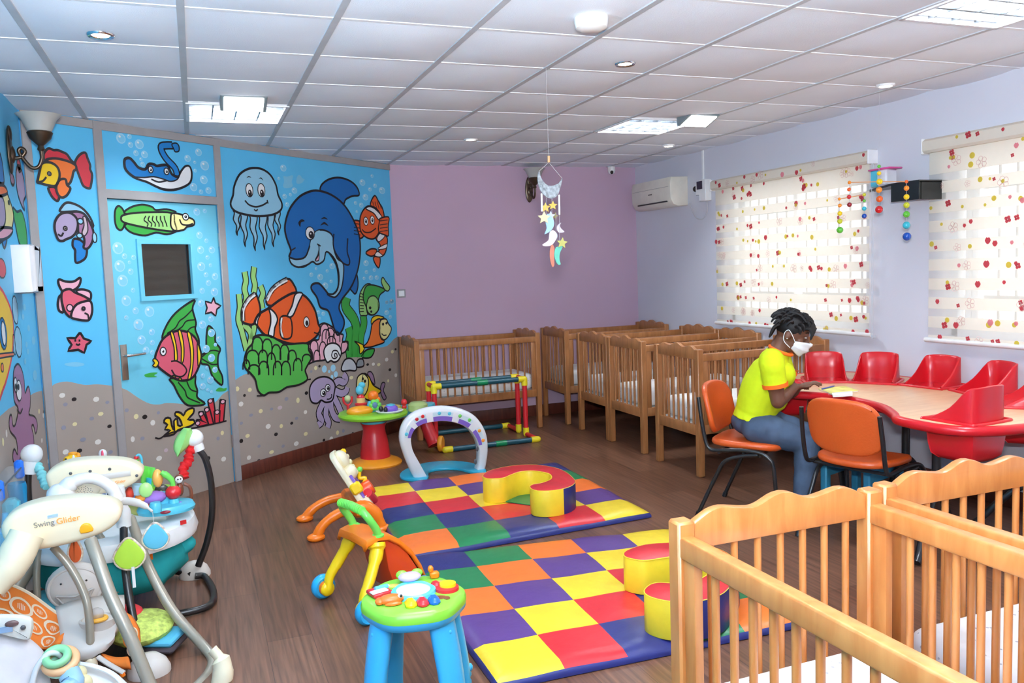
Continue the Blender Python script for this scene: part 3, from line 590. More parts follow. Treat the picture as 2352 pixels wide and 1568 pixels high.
pebbles(w, [(203, 918, 12, 15, 'd2'), (293, 925, 12, 13, 'd2'), (255, 965, 8, 9, 'd4'), (230, 1027, 14, 15, 'd1'), (302, 1107, 12, 10, 'd3'), (372, 1078, 12, 13, 'd2'), (450, 1063, 10, 9, 'd3'), (426, 1188, 15, 15, 'd1'), (520, 1186, 10, 13, 'd2'), (510, 1053, 14, 12, 'lav'), (640, 1000, 10, 17, 'd2'), (701, 948, 10, 11, 'd4'), (694, 1085, 10, 12, 'd1'), (595, 1165, 9, 9, 'd4'), (630, 1130, 10, 10, 'd3'), (482, 1245, 11, 11, 'd4'), (277, 1256, 13, 12, 'd2'), (696, 1242, 12, 12, 'd2'), (628, 1312, 14, 14, 'd1'), (232, 1293, 11, 13, 'd4'), (450, 1373, 14, 11, 'd2'), (360, 1330, 10, 10, 'd3'), (287, 1413, 12, 14, 'd1'), (358, 1435, 10, 10, 'd4'), (533, 1330, 10, 10, 'd3'), (827, 1288, 8, 10, 'd4'), (880, 1275, 10, 12, 'd1'), (925, 1233, 9, 14, 'd2'), (967, 1220, 8, 12, 'd3'), (1035, 1238, 6, 9, 'd4'), (768, 768, 10, 13, 'd2'), (795, 755, 7, 8, 'd4'), (735, 793, 8, 8, 'd3'), (1025, 837, 11, 11, 'd2'), (1142, 743, 8, 8, 'd4'), (1222, 743, 10, 10, 'd2'), (1183, 740, 9, 10, 'd1'), (1302, 780, 8, 9, 'd4'), (1320, 650, 9, 11, 'd2'), (1343, 633, 6, 7, 'd4'), (1279, 707, 10, 12, 'd1'), (1345, 820, 8, 12, 'd1'), (1290, 860, 6, 10, 'd2'), (557, 990, 12, 12, 'd3'), (232, 1165, 10, 10, 'd3')])
struct(w.mb.build('wall_back_left', [pmat(c) for c in w.cols], recalc=False))
# ---- door leaf with the painting running across it
DF = FM @ Matrix.Translation((0, 0, -.012))
DN = MN*-.012
def on_door(x, y): p = onP(x, y, MO+DN, MN); return ((p-MO).dot(MT), p.z)
d = Paint(DF, on_door); sk = d.ci('sky2'); d.ci('sand')
g0, g1 = on_door(*c1(838, 990)), on_door(*c1(1160, 1295)); GZ0, GZ1 = g1[1], g0[1]; GS0, GS1 = g0[0], g1[0]
a, b = SD0+.004, SD1-.004
for x0, x1, z0, z1 in ((a, GS0, .012, ZD-.004), (GS1, b, .012, ZD-.004), (GS0, GS1, .012, GZ0), (GS0, GS1, GZ1, ZD-.004)): d.mb.box(((x0+x1)/2, (z0+z1)/2, -.02), (x1-x0, z1-z0, .04), sk)
d.tr = c2; sand(d, '870,910 920,930 1000,985 1080,1025 1150,1030 1200,1020 1300,1025 1380,1035 1500,1040 1560,1005 1600,960 1645,930', a, b)
d.tr = c1; d.L = 2
for q in ((707, 1018, 33), (746, 1066, 16), (800, 1073, 14), (776, 1103, 10), (718, 1125, 32), (783, 1158, 17), (735, 1213, 32), (797, 1270, 13), (757, 1333, 29), (813, 1393, 19), (896, 1398, 29), (757, 1438, 12), (831, 1478, 29), (910, 1522, 17), (1180, 800, 20), (1228, 795, 12), (1196, 940, 19), (1237, 973, 12), (1203, 1028, 21), (1270, 1028, 19), (1244, 1073, 12), (1207, 1128, 24), (1262, 1120, 10), (1235, 1177, 14), (1289, 1187, 19), (1250, 1226, 16), (1212, 1273, 16), (1286, 1280, 22), (1205, 1348, 19)): d.bubble(*q)
d.L = 3
d.fill('690,790 710,765 735,785 750,830 745,880 725,910 700,895 688,850', 'leaf', K, .014); d.fill('750,812 780,775 850,757 910,770 935,790 1000,785 1055,808 900,830', 'leaf', K, .014); d.fill('750,880 800,870 1050,900 1050,920 1000,935 935,925 870,942 800,930 760,905', 'leaf', K, .014)
d.fill('725,835 740,820 800,808 900,803 1030,808 1045,860 1050,915 930,905 800,880 735,860', 'lime', K, .014, d=2); d.fill('1030,810 1080,815 1120,830 1160,850 1160,880 1120,890 1100,908 1050,915 1025,890 1022,850', 'cream', K, .014, d=3)
d.L = 8; d.eye(1110, 830, 18, 20, 0, 0, .45); d.line('1075,845 1090,875 1130,880 1155,870', d=0)
for k in range(6): d.line([(872+k*22, 825), (862+k*25, 850), (885+k*22, 870), (880+k*24, 890)], d=0, w=.009)
d.tr = c2; d.L = 3
d.fill('1170,560 1180,500 1230,410 1300,340 1400,278 1385,340 1410,440 1405,490 1430,560 1425,610 1380,560 1300,540 1230,545', 'leaf', K, .016); d.fill('1220,845 1300,840 1370,825 1405,820 1405,880 1420,930 1420,980 1475,1025 1400,1040 1340,1030 1290,970 1250,890', 'leaf', K, .016); d.fill('1435,680 1480,650 1485,540 1500,465 1545,510 1550,580 1585,630 1570,680 1570,760 1600,830 1595,890 1530,830 1500,750 1450,735', 'leaf', K, .016)
for t in ('1200,520 1260,480 1290,430 1330,400 1390,340', '1260,505 1310,470 1340,430 1400,420', '1340,510 1370,480 1400,470', '1280,870 1330,930 1350,980 1440,1020', '1340,855 1370,920 1420,940', '1450,690 1500,650 1540,640 1580,650', '1450,700 1520,740 1570,740'): d.line(t, d=3, w=.01)
d.L = 6
d.fill('1240,510 1300,500 1360,515 1410,560 1440,640 1445,700 1420,780 1380,840 1310,858 1240,835 1180,795 1135,755 1115,700 1130,640 1170,560', 'rose', K, .018)
for t in ('1225,520 1242,513 1265,600 1275,700 1255,712 1250,620', '1280,506 1300,503 1320,600 1320,700 1302,735 1302,620', '1345,515 1370,525 1390,640 1385,760 1370,838 1350,842 1370,740 1365,620', '1418,590 1440,650 1443,700 1425,760 1420,690', '1240,820 1262,830 1255,838 1242,832', '1285,840 1302,842 1300,855 1285,853'): d.fill(t, 'yellow', K, .01, d=2)
d.L = 9; d.fill('1228,722 1270,720 1320,750 1340,790 1310,825 1260,820 1235,780', 'rose'); d.line('1228,720 1270,718 1320,750 1340,790 1310,827 1260,822 1232,780', d=1)
d.fill('1095,710 1115,700 1140,730 1120,762 1095,750 1110,732', 'yellow', K, .01, sm=2); d.eye(1170, 648, 22, 30, 0, 0, .35)
d.L = 3; d.fill('1537,260 1550,300 1589,320 1560,345 1552,392 1520,366 1478,377 1490,335 1478,288 1520,300', 'pink', K, .014, sm=2)
d.fill('1180,1255 1225,1215 1185,1210 1205,1175 1180,1160 1190,1130 1225,1130 1235,1180 1255,1220 1250,1150 1275,1135 1280,1180 1310,1180 1290,1130 1260,1110 1265,1085 1300,1090 1320,1110 1335,1080 1365,1060 1395,1060 1390,1095 1350,1140 1390,1140 1400,1165 1360,1190 1280,1215 1250,1245 1190,1258', 'yellow', K, .016, sm=2)
for t, (x, y) in (('1495,1000 1535,985 1560,1160 1520,1172', (1513, 1005)), ('1583,995 1622,1000 1608,1155 1572,1162', (1602, 1010)), ('1470,1060 1505,1050 1535,1165 1500,1175', (1487, 1068)), ('1428,1085 1458,1080 1500,1170 1460,1182', (1445, 1098)), ('1540,1075 1582,1075 1577,1160 1545,1165', (1560, 1085)), ('1410,1140 1435,1140 1500,1170 1420,1192', (1420, 1165))):
    d.fill(t, 'red', K, .014, sm=0); d.dot(x, y, 16, 16, 'pink', K, d=2, n=10); d.L += 1
d.L = 3; d.line('1115,1270 1150,1275 1200,1245 1300,1215 1420,1195 1560,1165 1630,1148')
d.fill('1040,815 1070,805 1100,800 1135,802 1110,820 1130,832 1070,835 1045,830', 'leaf'); d.fill('1555,925 1580,908 1610,915 1630,910 1625,930 1590,937 1560,935', 'leaf')
for q in ((996, 455, 36), (908, 405, 16), (1092, 508, 22), (1018, 566, 30), (1095, 585, 18), (1050, 640, 24), (1095, 655, 16), (1518, 413, 20), (1456, 455, 26), (1576, 558, 19)): d.bubble(*q)
d.L = 8
for q in ((1520, 515, 26), (1548, 600, 12), (1482, 630, 26), (1520, 695, 26), (1487, 765, 12), (1545, 780, 20), (1458, 823, 16), (1512, 853, 24), (1456, 898, 22), (1493, 925, 12), (1520, 938, 10)): d.bubble(*q)
d.L = 2
pebbles(d, [(980, 1117, 14, 16, 'd2'), (1042, 1120, 15, 14, 'd4'), (1100, 1162, 14, 17, 'd1'), (955, 1280, 12, 18, 'd1'), (1025, 1275, 13, 12, 'd3'), (912, 1072, 12, 12, 'd3'), (1140, 1090, 10, 10, 'd3'), (1600, 1235, 10, 14, 'd2'), (1570, 1275, 10, 12, 'd3'), (1500, 1418, 12, 13, 'd4'), (1145, 1418, 17, 15, 'd1'), (1610, 1423, 14, 15, 'd1'), (1195, 1360, 12, 12, 'lav')])
door = struct(d.mb.build('door_1', [pmat(c) for c in d.cols], recalc=False))
mb = MB().at(DF)
for x0, x1, z0, z1 in ((GS0-.03, GS0+.004, GZ0-.03, GZ1+.03), (GS1-.004, GS1+.03, GZ0-.03, GZ1+.03), (GS0, GS1, GZ0-.03, GZ0+.004), (GS0, GS1, GZ1-.004, GZ1+.03)): mb.box(((x0+x1)/2, (z0+z1)/2, .006), (x1-x0, z1-z0, .016), 0, .002)
struct(mb.build('glazing_bead', pmat('sky2'), door))
mb = MB().at(DF); mb.box(((GS0+GS1)/2, (GZ0+GZ1)/2, -.02), (GS1-GS0, GZ1-GZ0, .006)); mb.build('pane', mat('dark_door_glass', (30, 24, 22), .08, .5), door)
hs, hz = on_door(285, 832)
mb = MB().at(DF); mb.prism([(hs-.024, hz-.12), (hs+.024, hz-.12), (hs+.024, hz+.12), (hs-.024, hz+.12)], 0, .008, bev=.004); mb.build('handle_plate', mat('brushed_steel', (176, 168, 160), .3, .5, metal=.9), door)
mb = MB().at(DF); mb.tube([(hs, hz+.045, .006), (hs, hz+.045, .045), (hs+.02, hz+.045, .05), (hs+.13, hz+.048, .05)], .009, 10); mb.build('handle_lever', chrome, door)
for z in (1.86, .32): mb = MB().at(DF); mb.tube([(SD1-.002, z-.05, .008), (SD1-.002, z+.05, .008)], .007, 8); mb.build('hinge', chrome, door)
# grey framing battens
gt = mat('grey_trim_paint', (158, 154, 154), .5, .4)
k = 0
for a, b, c, e in ((S0, S0+.055, 0, CEIL), (SL, SD0+.006, 0, CEIL), (SD1-.006, SR, 0, CEIL), (SD0, SD1, ZD, ZD+.06), (S0+.055, SL, CEIL-.055, CEIL), (SD0, SD1, CEIL-.055, CEIL), (SR, S1, CEIL-.055, CEIL)):
    k += 1; mb = MB().at(FM); mb.box(((a+b)/2, (c+e)/2, .006), (b-a, e-c, .014), 0, .003); struct(mb.build('trim_%d' % k, gt))
baseb('baseboard_back_left', MO+MT*SR, MO+MT*S1, (0, 0, 0))
# ---- wall on the far left
l = Paint(FL, on_left); sk = l.ci('sky'); l.ci('sand'); YE = 5.722
l.mb.box(((YF+YE+.3)/2, H/2, -.05), (YE+.3-YF, H, .1), sk)
l.tr = c2; P = l.pts('0,1115 60,1062 150,1015 240,950 280,935 330,930'); P = [(YF, .36), (2, .3), (4, .42)]+P+[(YE, P[-1][1])]; l.poly(P+[(YE, 0), (YF, 0)], 'sand', -.5)
l.L = 2
l.fill('-40,180 0,195 30,240 70,330 92,430 93,560 80,700 50,830 20,920 -40,1000', 'yellow', 'red', .02, sm=3); l.dot(18, 520, 26, 110, 'blue', K, d=2); l.dot(20, 520, 14, 85, 'white', K, d=4)
l.fill('-30,668 95,655 95,680 -30,702', 'orange', K, .008, sm=0, d=2); l.dot(12, 765, 9, 30, 'orange', K, d=3)
l.dot(108, 350, 19, 95, 'pale', K); l.dot(130, 580, 25, 105, 'pale', K); l.dot(100, 600, 8, 70, 'pale', K)
l.dot(10, 50, 30, 65, 'red', K); 
l.fill('95,800 125,738 155,780 172,860 178,950 200,900 215,950 215,1050 205,1100 250,1120 268,1180 255,1240 240,1180 225,1190 240,1260 240,1340 215,1350 180,1370 150,1400 130,1450 100,1450 90,1400 100,1350 125,1390 115,1280 70,1220 65,1130 80,1105 90,1180 110,1170 130,1060 100,1000', 'plum', K, .012, sm=3)
l.L = 5; l.dot(108, 890, 11, 52, 'white', K); l.dot(132, 930, 19, 72, 'white', K); l.dot(106, 900, 5, 20, K, d=2); l.dot(127, 905, 7, 22, K, d=2); l.line('120,1065 140,1095 158,1060', d=1)
l.L = 2; l.tr = c1
l.fill('-30,640 20,650 60,740 80,830 60,930 30,960 -30,965', 'cream', K); l.fill('-30,650 20,643 40,690 -30,705', 'orange', K, d=2); l.fill('-30,720 15,720 30,840 10,900 -30,900', 'lilac', K, d=2); l.fill('-20,900 70,900 60,940 20,965 -20,960', 'pink', K, d=2); l.dot(50, 745, 5, 14, K, d=4)
l.fill('-20,440 5,470 22,600 15,630 -20,600', 'blue', K); l.fill('55,470 70,560 85,610 78,640 62,610', 'mauve', K); l.fill('95,560 110,520 130,560 155,680 140,740 145,790 120,740 100,660', 'lilac', K); l.fill('75,780 100,800 130,800 155,900 160,1010 120,1000 95,900', 'leaf', K)
l.fill('10,960 40,955 30,1010 20,1010', 'blue', K); l.fill('100,500 110,480 125,540 112,560', 'rose', K)
l.tr = c2
for q in ((175, 330, 9), (205, 480, 9), (240, 570, 12), (190, 600, 8), (250, 820, 14), (200, 650, 8), (180, 720, 8), (165, 400, 8)): l.dot(q[0], q[1], q[2], q[2]*2.5, 'stain')
pebbles(l, [(20, 1300, 6, 26, 'd2'), (45, 1240, 5, 24, 'd1'), (280, 1080, 5, 15, 'd2'), (318, 1080, 5, 12, 'd4'), (310, 1110, 4, 15, 'd1'), (300, 1290, 5, 14, 'd1'), (345, 1440, 4, 14, 'd1')])
struct(l.mb.build('wall_left', [pmat(c) for c in l.cols], recalc=False))
# ================================================================= CRIBS
front_wood = wood('honey_crib_wood', (178, 105, 50), (198, 128, 68), .35, (7, 7, 1.2), 4, .25)
back_wood = wood('brown_crib_wood', (150, 96, 54), (176, 116, 68), .4, (7, 7, 1.2), 4, .2)  # same crib wood in darker tones, weaker light painted into the colour
def mattress_mat():
    M = bpy.data.materials.new('white_spotted_mattress_cover'); M.use_nodes = True; nt = M.node_tree; b = nt.nodes['Principled BSDF']; N = nt.nodes.new; L = nt.links.new
    tc = N('ShaderNodeTexCoord'); vo = N('ShaderNodeTexVoronoi'); vo.inputs['Scale'].default_value = 30; L(tc.outputs['Object'], vo.inputs['Vector'])
    rp = N('ShaderNodeValToRGB'); e = rp.color_ramp.elements; e[0].position = .11; e[0].color = (.42, .42, .45, 1); e[1].position = .15; e[1].color = (.84, .83, .81, 1); L(vo.outputs['Distance'], rp.inputs['Fac']); L(rp.outputs['Color'], b.inputs['Base Color'])
    n2 = N('ShaderNodeTexNoise'); n2.inputs['Scale'].default_value = 9; bp = N('ShaderNodeBump'); bp.inputs['Strength'].default_value = .5; bp.inputs['Distance'].default_value = .02; L(tc.outputs['Object'], n2.inputs['Vector']); L(n2.outputs['Fac'], bp.inputs['Height']); L(bp.outputs['Normal'], b.inputs['Normal'])
    b.inputs['Roughness'].default_value = .7; return M
mattM = mattress_mat()
def crib(label, L, W, wd, group, loc, rz, mlabel, legz=.30, dowel=.0095):
    t = thing('wooden_crib', label, 'crib', loc, rz, group); p = .05; hl, hw = L/2-p/2, W/2-p/2; zt = .935
    for sx in (-1, 1):
        for sy in (-1, 1): mb = MB(); mb.box((sx*hl, sy*hw, zt/2), (p, p, zt), 0, .006); mb.build('post', wd, t)
    for sx in (-1, 1):
        mb = MB(); w = W-2*p; prof = [(0, .0), (.05, .012), (.1, .022), (.16, .026), (.23, .021), (.32, .015), (.38, .02), (.44, .031), (.5, .036), (.56, .031), (.62, .02), (.68, .015), (.77, .021), (.84, .026), (.9, .022), (.95, .012), (1, 0)]
        mb.at(frame((sx*hl, -w/2, 0), (0, 1, 0), (0, 0, 1), (1, 0, 0)))
        top = smooth_open([(q*w, zt-.012+h*1.25) for q, h in prof], 2); mb.prism([(0, zt-.075)]+[(w, zt-.075)]+top[::-1], -.015, .015, bev=.005)
        mb.prism([(0, legz), (w, legz), (w, legz+.075), (0, legz+.075)], -.013, .013, bev=.003)
        for k in range(7): y = w*(k+.8)/7.6; mb.tube([(y, legz+.06, 0), (y, zt-.06, 0)], dowel, 10)
        mb.build('end_panel', wd, t)
    for sy in (-1, 1):
        mb = MB(); w = L-2*p; mb.at(frame((-w/2, sy*hw, 0), (1, 0, 0), (0, 0, 1), (0, -1, 0)))
        mb.prism([(-.03, .845), (w+.03, .845), (w+.03, .9), (-.03, .9)], -.02, .02, bev=.009, bsteps=3)
        mb.prism([(0, legz+.01), (w, legz+.01), (w, legz+.08), (0, legz+.08)], -.014, .014, bev=.003)
        for x in (0, w-.045): mb.prism([(x, legz+.07), (x+.045, legz+.07), (x+.045, .85), (x, .85)], -.012, .012, bev=.003)
        n = 14
        for k in range(n): x = .045+(w-.09)*(k+1)/(n+1); mb.tube([(x, legz+.06, 0), (x, .855, 0)], dowel, 10)
        mb.build('side_panel', wd, t)
    mb = MB(); a, b = L/2-.06, W/2-.055
    P = [(a*q, b*r) for q, r in ((-1, -1), (1, -1), (1, 1), (-1, 1))]; R = []
    for i, (x, y) in enumerate(P):
        c = (x-math.copysign(.05, x), y-math.copysign(.05, y)); a0 = (-3+2*i)*pi/4-pi/4
        for k in range(5): R.append((c[0]+.05*cos(a0+pi/2*k/4), c[1]+.05*sin(a0+pi/2*k/4)))
    mb.prism(R, legz+.08, .535, bev=.045, bsteps=5)
    mb.box((0, 0, legz+.06), (L-.11, W-.08, .03))
    m = tag(mb.build('crib_mattress', mattM, loc=loc), mlabel, 'mattress', 'white crib mattresses'); m.rotation_euler.z = rz
    return t
crib('honey coloured wooden crib in the foreground, nearest the play mats', 1.22, .64, front_wood, 'foreground cribs', (1.37, 1.12, 0), pi/2, 'white mattress inside the foreground crib nearest the mats')
crib('honey coloured wooden crib at the lower right edge of the photo', 1.22, .64, front_wood, 'foreground cribs', (2.04, 1.145, 0), pi/2, 'white mattress in the crib at the lower right edge of the photo')
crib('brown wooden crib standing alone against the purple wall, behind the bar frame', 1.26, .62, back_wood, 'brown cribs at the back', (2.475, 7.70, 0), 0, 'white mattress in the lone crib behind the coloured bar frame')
nm = ['closest to the back wall', 'second from the back wall', 'third from the back wall', 'nearest the seated woman']
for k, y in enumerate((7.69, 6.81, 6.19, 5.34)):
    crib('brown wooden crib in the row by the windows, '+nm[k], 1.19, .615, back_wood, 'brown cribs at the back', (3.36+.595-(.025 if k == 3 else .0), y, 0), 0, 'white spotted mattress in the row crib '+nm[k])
# ================================================================= PLAY MATS
VC = dict(Y=(238, 204, 48), R=(206, 40, 48), B=(38, 44, 104), G=(28, 120, 72), O=(240, 116, 44), P=(88, 58, 122))
def vin(k): return mat('vinyl_'+dict(Y='yellow', R='red', B='navy', G='green', O='orange', P='purple')[k], VC[k], .38, .5, var=.05, scale=14, bump=.25, bscale=16)
def play_mat(name, label, FL_, FR_, BR_, BL_, cols, th, seed):
    rnd = random.Random(seed); n = 5; S = 6; order = 'YRBGOP'; mb = MB(); N = n*S
    def bil(u, v): return (V((*FL_, 0))*(1-u)+V((*FR_, 0))*u)*(1-v)+(V((*BL_, 0))*(1-u)+V((*BR_, 0))*u)*v
    H_ = [[0]*(N+1) for _ in range(N+1)]
    for j in range(N+1):
        for i in range(N+1):
            u, v = i/N, j/N; e = min(u, 1-u, v, 1-v)*1.5
            seam = min(abs((v*5) % 1), 1-abs((v*5) % 1))
            h = th*(1-.35*max(0, 1-e/.035)**2)+.006*(abs(sin(5*pi*u))*abs(sin(5*pi*v)))**.6+.0035*sin(17*u+9*v+seed)*sin(13*v-7*u)
            H_[j][i] = h
    P = [[tuple(bil(i/N, j/N)+V((0, 0, H_[j][i]))) for i in range(N+1)] for j in range(N+1)]
    vs = [p for r in P for p in r]; mb.add(vs, [])
    for j in range(N):
        for i in range(N):
            q = j*(N+1)+i; mb.f.append([q, q+1, q+N+2, q+N+1]); mb.m.append(order.index(cols(j//S, i//S)))
    rim = [(j, i) for i in range(N+1) for j in (0,)]+[(j, N) for j in range(1, N+1)]+[(N, i) for i in range(N-1, -1, -1)]+[(j, 0) for j in range(N-1, 0, -1)]
    c = bil(.5, .5); b0 = len(mb.v); R_ = len(rim)
    for f, zz in ((1.012, .5), (1.012, .12), (1.0, 0)):
        for j, i in rim: p = V(P[j][i]); mb.v.append(V((c.x+(p.x-c.x)*f, c.y+(p.y-c.y)*f, H_[j][i]*zz)))
    top = [j*(N+1)+i for j, i in rim]; rings = [top]+[[b0+k*R_+i for i in range(R_)] for k in range(3)]
    for a, b in zip(rings, rings[1:]):
        for i in range(R_): mb.f.append([a[i], b[i], b[(i+1) % R_], a[(i+1) % R_]]); mb.m.append(2)
    mb.f.append(rings[-1][::-1]); mb.m.append(2)
    return tag(mb.build(name, [vin(k) for k in order], ang=50), label, 'play mat', 'patchwork play mats')
cyA = 'YRBGOP'; cyB = 'OGBRYP'
play_mat('padded_play_mat', 'patchwork padded mat nearer the camera, its front edge by the blue-legged table', (.955, 2.79), (2.30, 2.745), (2.47, 4.05), (.968, 4.28), lambda r, c: cyA[(c-r) % 6], .046, 1)
play_mat('padded_play_mat', 'patchwork padded mat further back, under the red topped curved block', (.968, 4.29), (2.53, 4.375), (2.56, 5.84), (1.045, 5.80), lambda r, c: cyB[(c+r) % 6], .05, 4)
# ================================================================= CURVED SOFT BLOCKS
top = [(1.679, 5.052), (1.749, 5.157), (1.863, 5.211), (1.991, 5.219), (2.109, 5.165), (2.19, 5.027), (2.203, 4.873), (2.174, 4.695), (2.14, 4.609), (2.076, 4.543), (1.998, 4.511), (1.924, 4.513), (1.863, 4.546), (1.841, 4.597), (1.855, 4.664), (1.888, 4.696), (1.942, 4.703), (2.007, 4.734), (2.057, 4.787), (2.085, 4.882), (2.065, 4.962), (2.011, 5.027), (1.933, 5.036), (1.863, 4.995), (1.792, 4.945), (1.74, 4.947), (1.686, 4.977)]
def block(label, loc, rz, z0):
    t = thing('curved_soft_block', label, 'soft play block', (*loc, z0), rz, 'curved soft play blocks')
    cx, cy = 1.95, 4.87; P = smooth_closed([(x-cx, y-cy) for x, y in top], 4); n = len(P)
    if area2(P) < 0: P = P[::-1]
    a, b = (1.99-cx, 5.219-cy), (2.02-cx, 4.512-cy)
    ia = min(range(n), key=lambda i: (P[i][0]-a[0])**2+(P[i][1]-a[1])**2); ib = min(range(n), key=lambda i: (P[i][0]-b[0])**2+(P[i][1]-b[1])**2)
    def sd(i):
        j = (i-ib) % n; return 2 if j < (ia-ib) % n else 1
    mb = MB(); mb.prism(P, 0, .165, mi=0, bev=.004, side=sd); mb.build('foam_body', [vin('R'), vin('Y'), vin('B')], t, ang=45)
    mb = MB(); mb.tube([(x*.995, y*.995, .163) for x, y in P]+[(P[0][0]*.995, P[0][1]*.995, .163)], .002, 6); mb.build('piping', vin('Y'), t)
    return t
bk = block('red topped curved foam block on the mat further back, open side showing yellow', (1.95, 4.87), 0, .052)
fl = [onz(820+x/2.306, 1030+y/2.306, .056) for x, y in ((775, 278), (850, 236), (925, 236), (925, 300))]; mb = MB().at(Matrix.Translation((-1.95, -4.87, -.052))); mb.prism([(p.x, p.y) for p in fl], .0535, .058); mb.build('green_flap', vin('G'), bk)
A1, B1, A2, B2 = V((1.679, 5.03)), V((1.841, 4.597)), V((1.802, 3.345)), V((1.662, 2.94))
d1, d2 = B1-A1, B2-A2; ra = atan2(d2.y, d2.x)-atan2(d1.y, d1.x); Rm = Matrix.Rotation(ra, 2)
c2_ = (A2+B2)/2+Rm @ (V((1.95, 4.87))-(A1+B1)/2)
block('red topped curved foam block half hidden behind the foreground crib post', (c2_.x, c2_.y), ra, .05)
# ================================================================= TODDLER TABLE
redP = mat('red_plastic', (196, 24, 34), .28, .5, var=.03); blk = mat('black_metal', (26, 26, 28), .3, .5); beech = wood('beech_table_top', (214, 168, 128), (228, 186, 146), .35, (1.2, 8, 8), 4, .2)
TB = thing('toddler_table', 'kidney shaped wood table with red moulded seats, by the right wall', 'table', (3.95, 3.8, 0))
def PB(t): return MB().at(Matrix.Translation(-t.location))
edge = [(3.49, 4.2), (3.55, 4.10), (3.61, 3.93), (3.60, 3.70), (3.55, 3.52), (3.43, 3.33), (3.36, 3.24), (3.345, 3.10), (3.36, 2.96), (3.43, 2.86), (3.60, 2.80), (3.85, 2.80), (4.12, 2.90), (4.35, 3.1), (4.47, 3.4), (4.52, 3.8), (4.51, 4.2), (4.46, 4.55), (4.33, 4.74), (4.08, 4.82), (3.82, 4.78), (3.62, 4.64), (3.50, 4.42)]
E_ = smooth_closed(edge, 4)
mb = PB(TB); mb.prism(E_, .685, .728, bev=.004); mb.build('table_top', beech, TB)
mb = PB(TB); mb.tube([(x, y, .706) for x, y in E_], .026, 10, closed=True, flat=1); mb.build('red_edge', redP, TB)
FOC = V((3.5, 3.78))
def seat(cx, cy, face=None):
    f = (FOC-V((cx, cy))).normalized() if face is None else V(face).normalized()
    F3 = V((f.x, f.y, 0)); S3 = V((-f.y, f.x, 0)); M = frame((cx, cy, .728), S3, F3, (0, 0, 1)); M = frame((cx, cy, .728), F3, S3, (0, 0, 1))
    mb = PB(TB); mb.M = mb.M @ M
    w, dp = .13, .125    # half width, half depth; +x is towards the tutor
    # wall: three sided shield, tall at the back, sloping down to the front
    pl = [(dp, -w), (.02, -w), (-dp+.05, -w+.005), (-dp+.012, -w+.03), (-dp, -w+.075), (-dp, 0), (-dp, w-.075), (-dp+.012, w-.03), (-dp+.05, w-.005), (.02, w), (dp, w)]
    hh = [.012, .07, .165, .178, .182, .184, .182, .178, .165, .07, .012]
    pl = smooth_open([(a, b, c) for (a, b), c in zip(pl, hh)], 3)
    rows = []
    n = len(pl)
    th = .012
    out = [(x, y, 0) for x, y, h in pl]; 
    rows = [[(x*1.04, y*1.04, -.005) for x, y, h in pl], [(x*1.0-.006, y, h*.6) for x, y, h in pl], [(x*.97-.012, y*.97, h) for x, y, h in pl], [(x*.93-.008, y*.93, h+.003) for x, y, h in pl], [(x*.9-.002, y*.9, h*.97) for x, y, h in pl], [(x*.9, y*.9, h*.4) for x, y, h in pl], [(x*.88, y*.88, -.01) for x, y, h in pl]]
    mb.patch(rows, 0)
    rim = [(dp+.01, -w-.012), (dp+.01, w+.012)]
    loop = smooth_closed([(dp+.012, -w*.95), (dp+.012, w*.95), (dp, w+.012), (-dp*.8, w+.012), (-dp-.01, w*.8), (-dp-.01, -w*.8), (-dp*.8, -w-.012), (dp, -w-.012)], 4)
    mb.tube([(x, y, .004) for x, y in loop], .01, 8, closed=True)
    mb.patch([[(x*k, y*k, h) for x, y in loop+loop[:1]] for k, h in ((.98, .006), (.6, .0045), (.05, .004))], 0)
    # bucket under the table
    bl = loop; rings = []
    for s, z in ((.93, .0), (.9, -.05), (.86, -.12), (.8, -.17), (.62, -.195), (.02, -.2)): rings.append([(x*s, y*s, z) for x, y in bl]+[(bl[0][0]*s, bl[0][1]*s, z)])
    mb.patch(rings, 0)
    return mb.build('moulded_seat', redP, TB, ang=50)
for q in ((3.63, 4.47, (.85, -.5)), (3.97, 4.46), (4.19, 4.23), (4.33, 3.90), (4.33, 3.52), (4.15, 3.14), (3.56, 3.0)): seat(*q)
for x, y, dx, dy in ((3.58, 3.2, .9, .45), (4.2, 3.1, .6, -.7), (4.05, 3.85, .9, .3), (3.95, 4.35, .5, .85)):
    n = V((dx, dy)).normalized(); mb = PB(TB)
    mb.tube([(x, y, .69), (x, y, .30)], .024, 12)
    pts = smooth_open([(x-n.x*.33, y-n.y*.33, .02), (x-n.x*.27, y-n.y*.27, .07), (x-n.x*.12, y-n.y*.12, .24), (x, y, .30), (x+n.x*.12, y+n.y*.12, .24), (x+n.x*.27, y+n.y*.27, .07), (x+n.x*.33, y+n.y*.33, .02)], 4); mb.tube(pts, .02, 10)
    mb.build('table_leg', blk, TB)
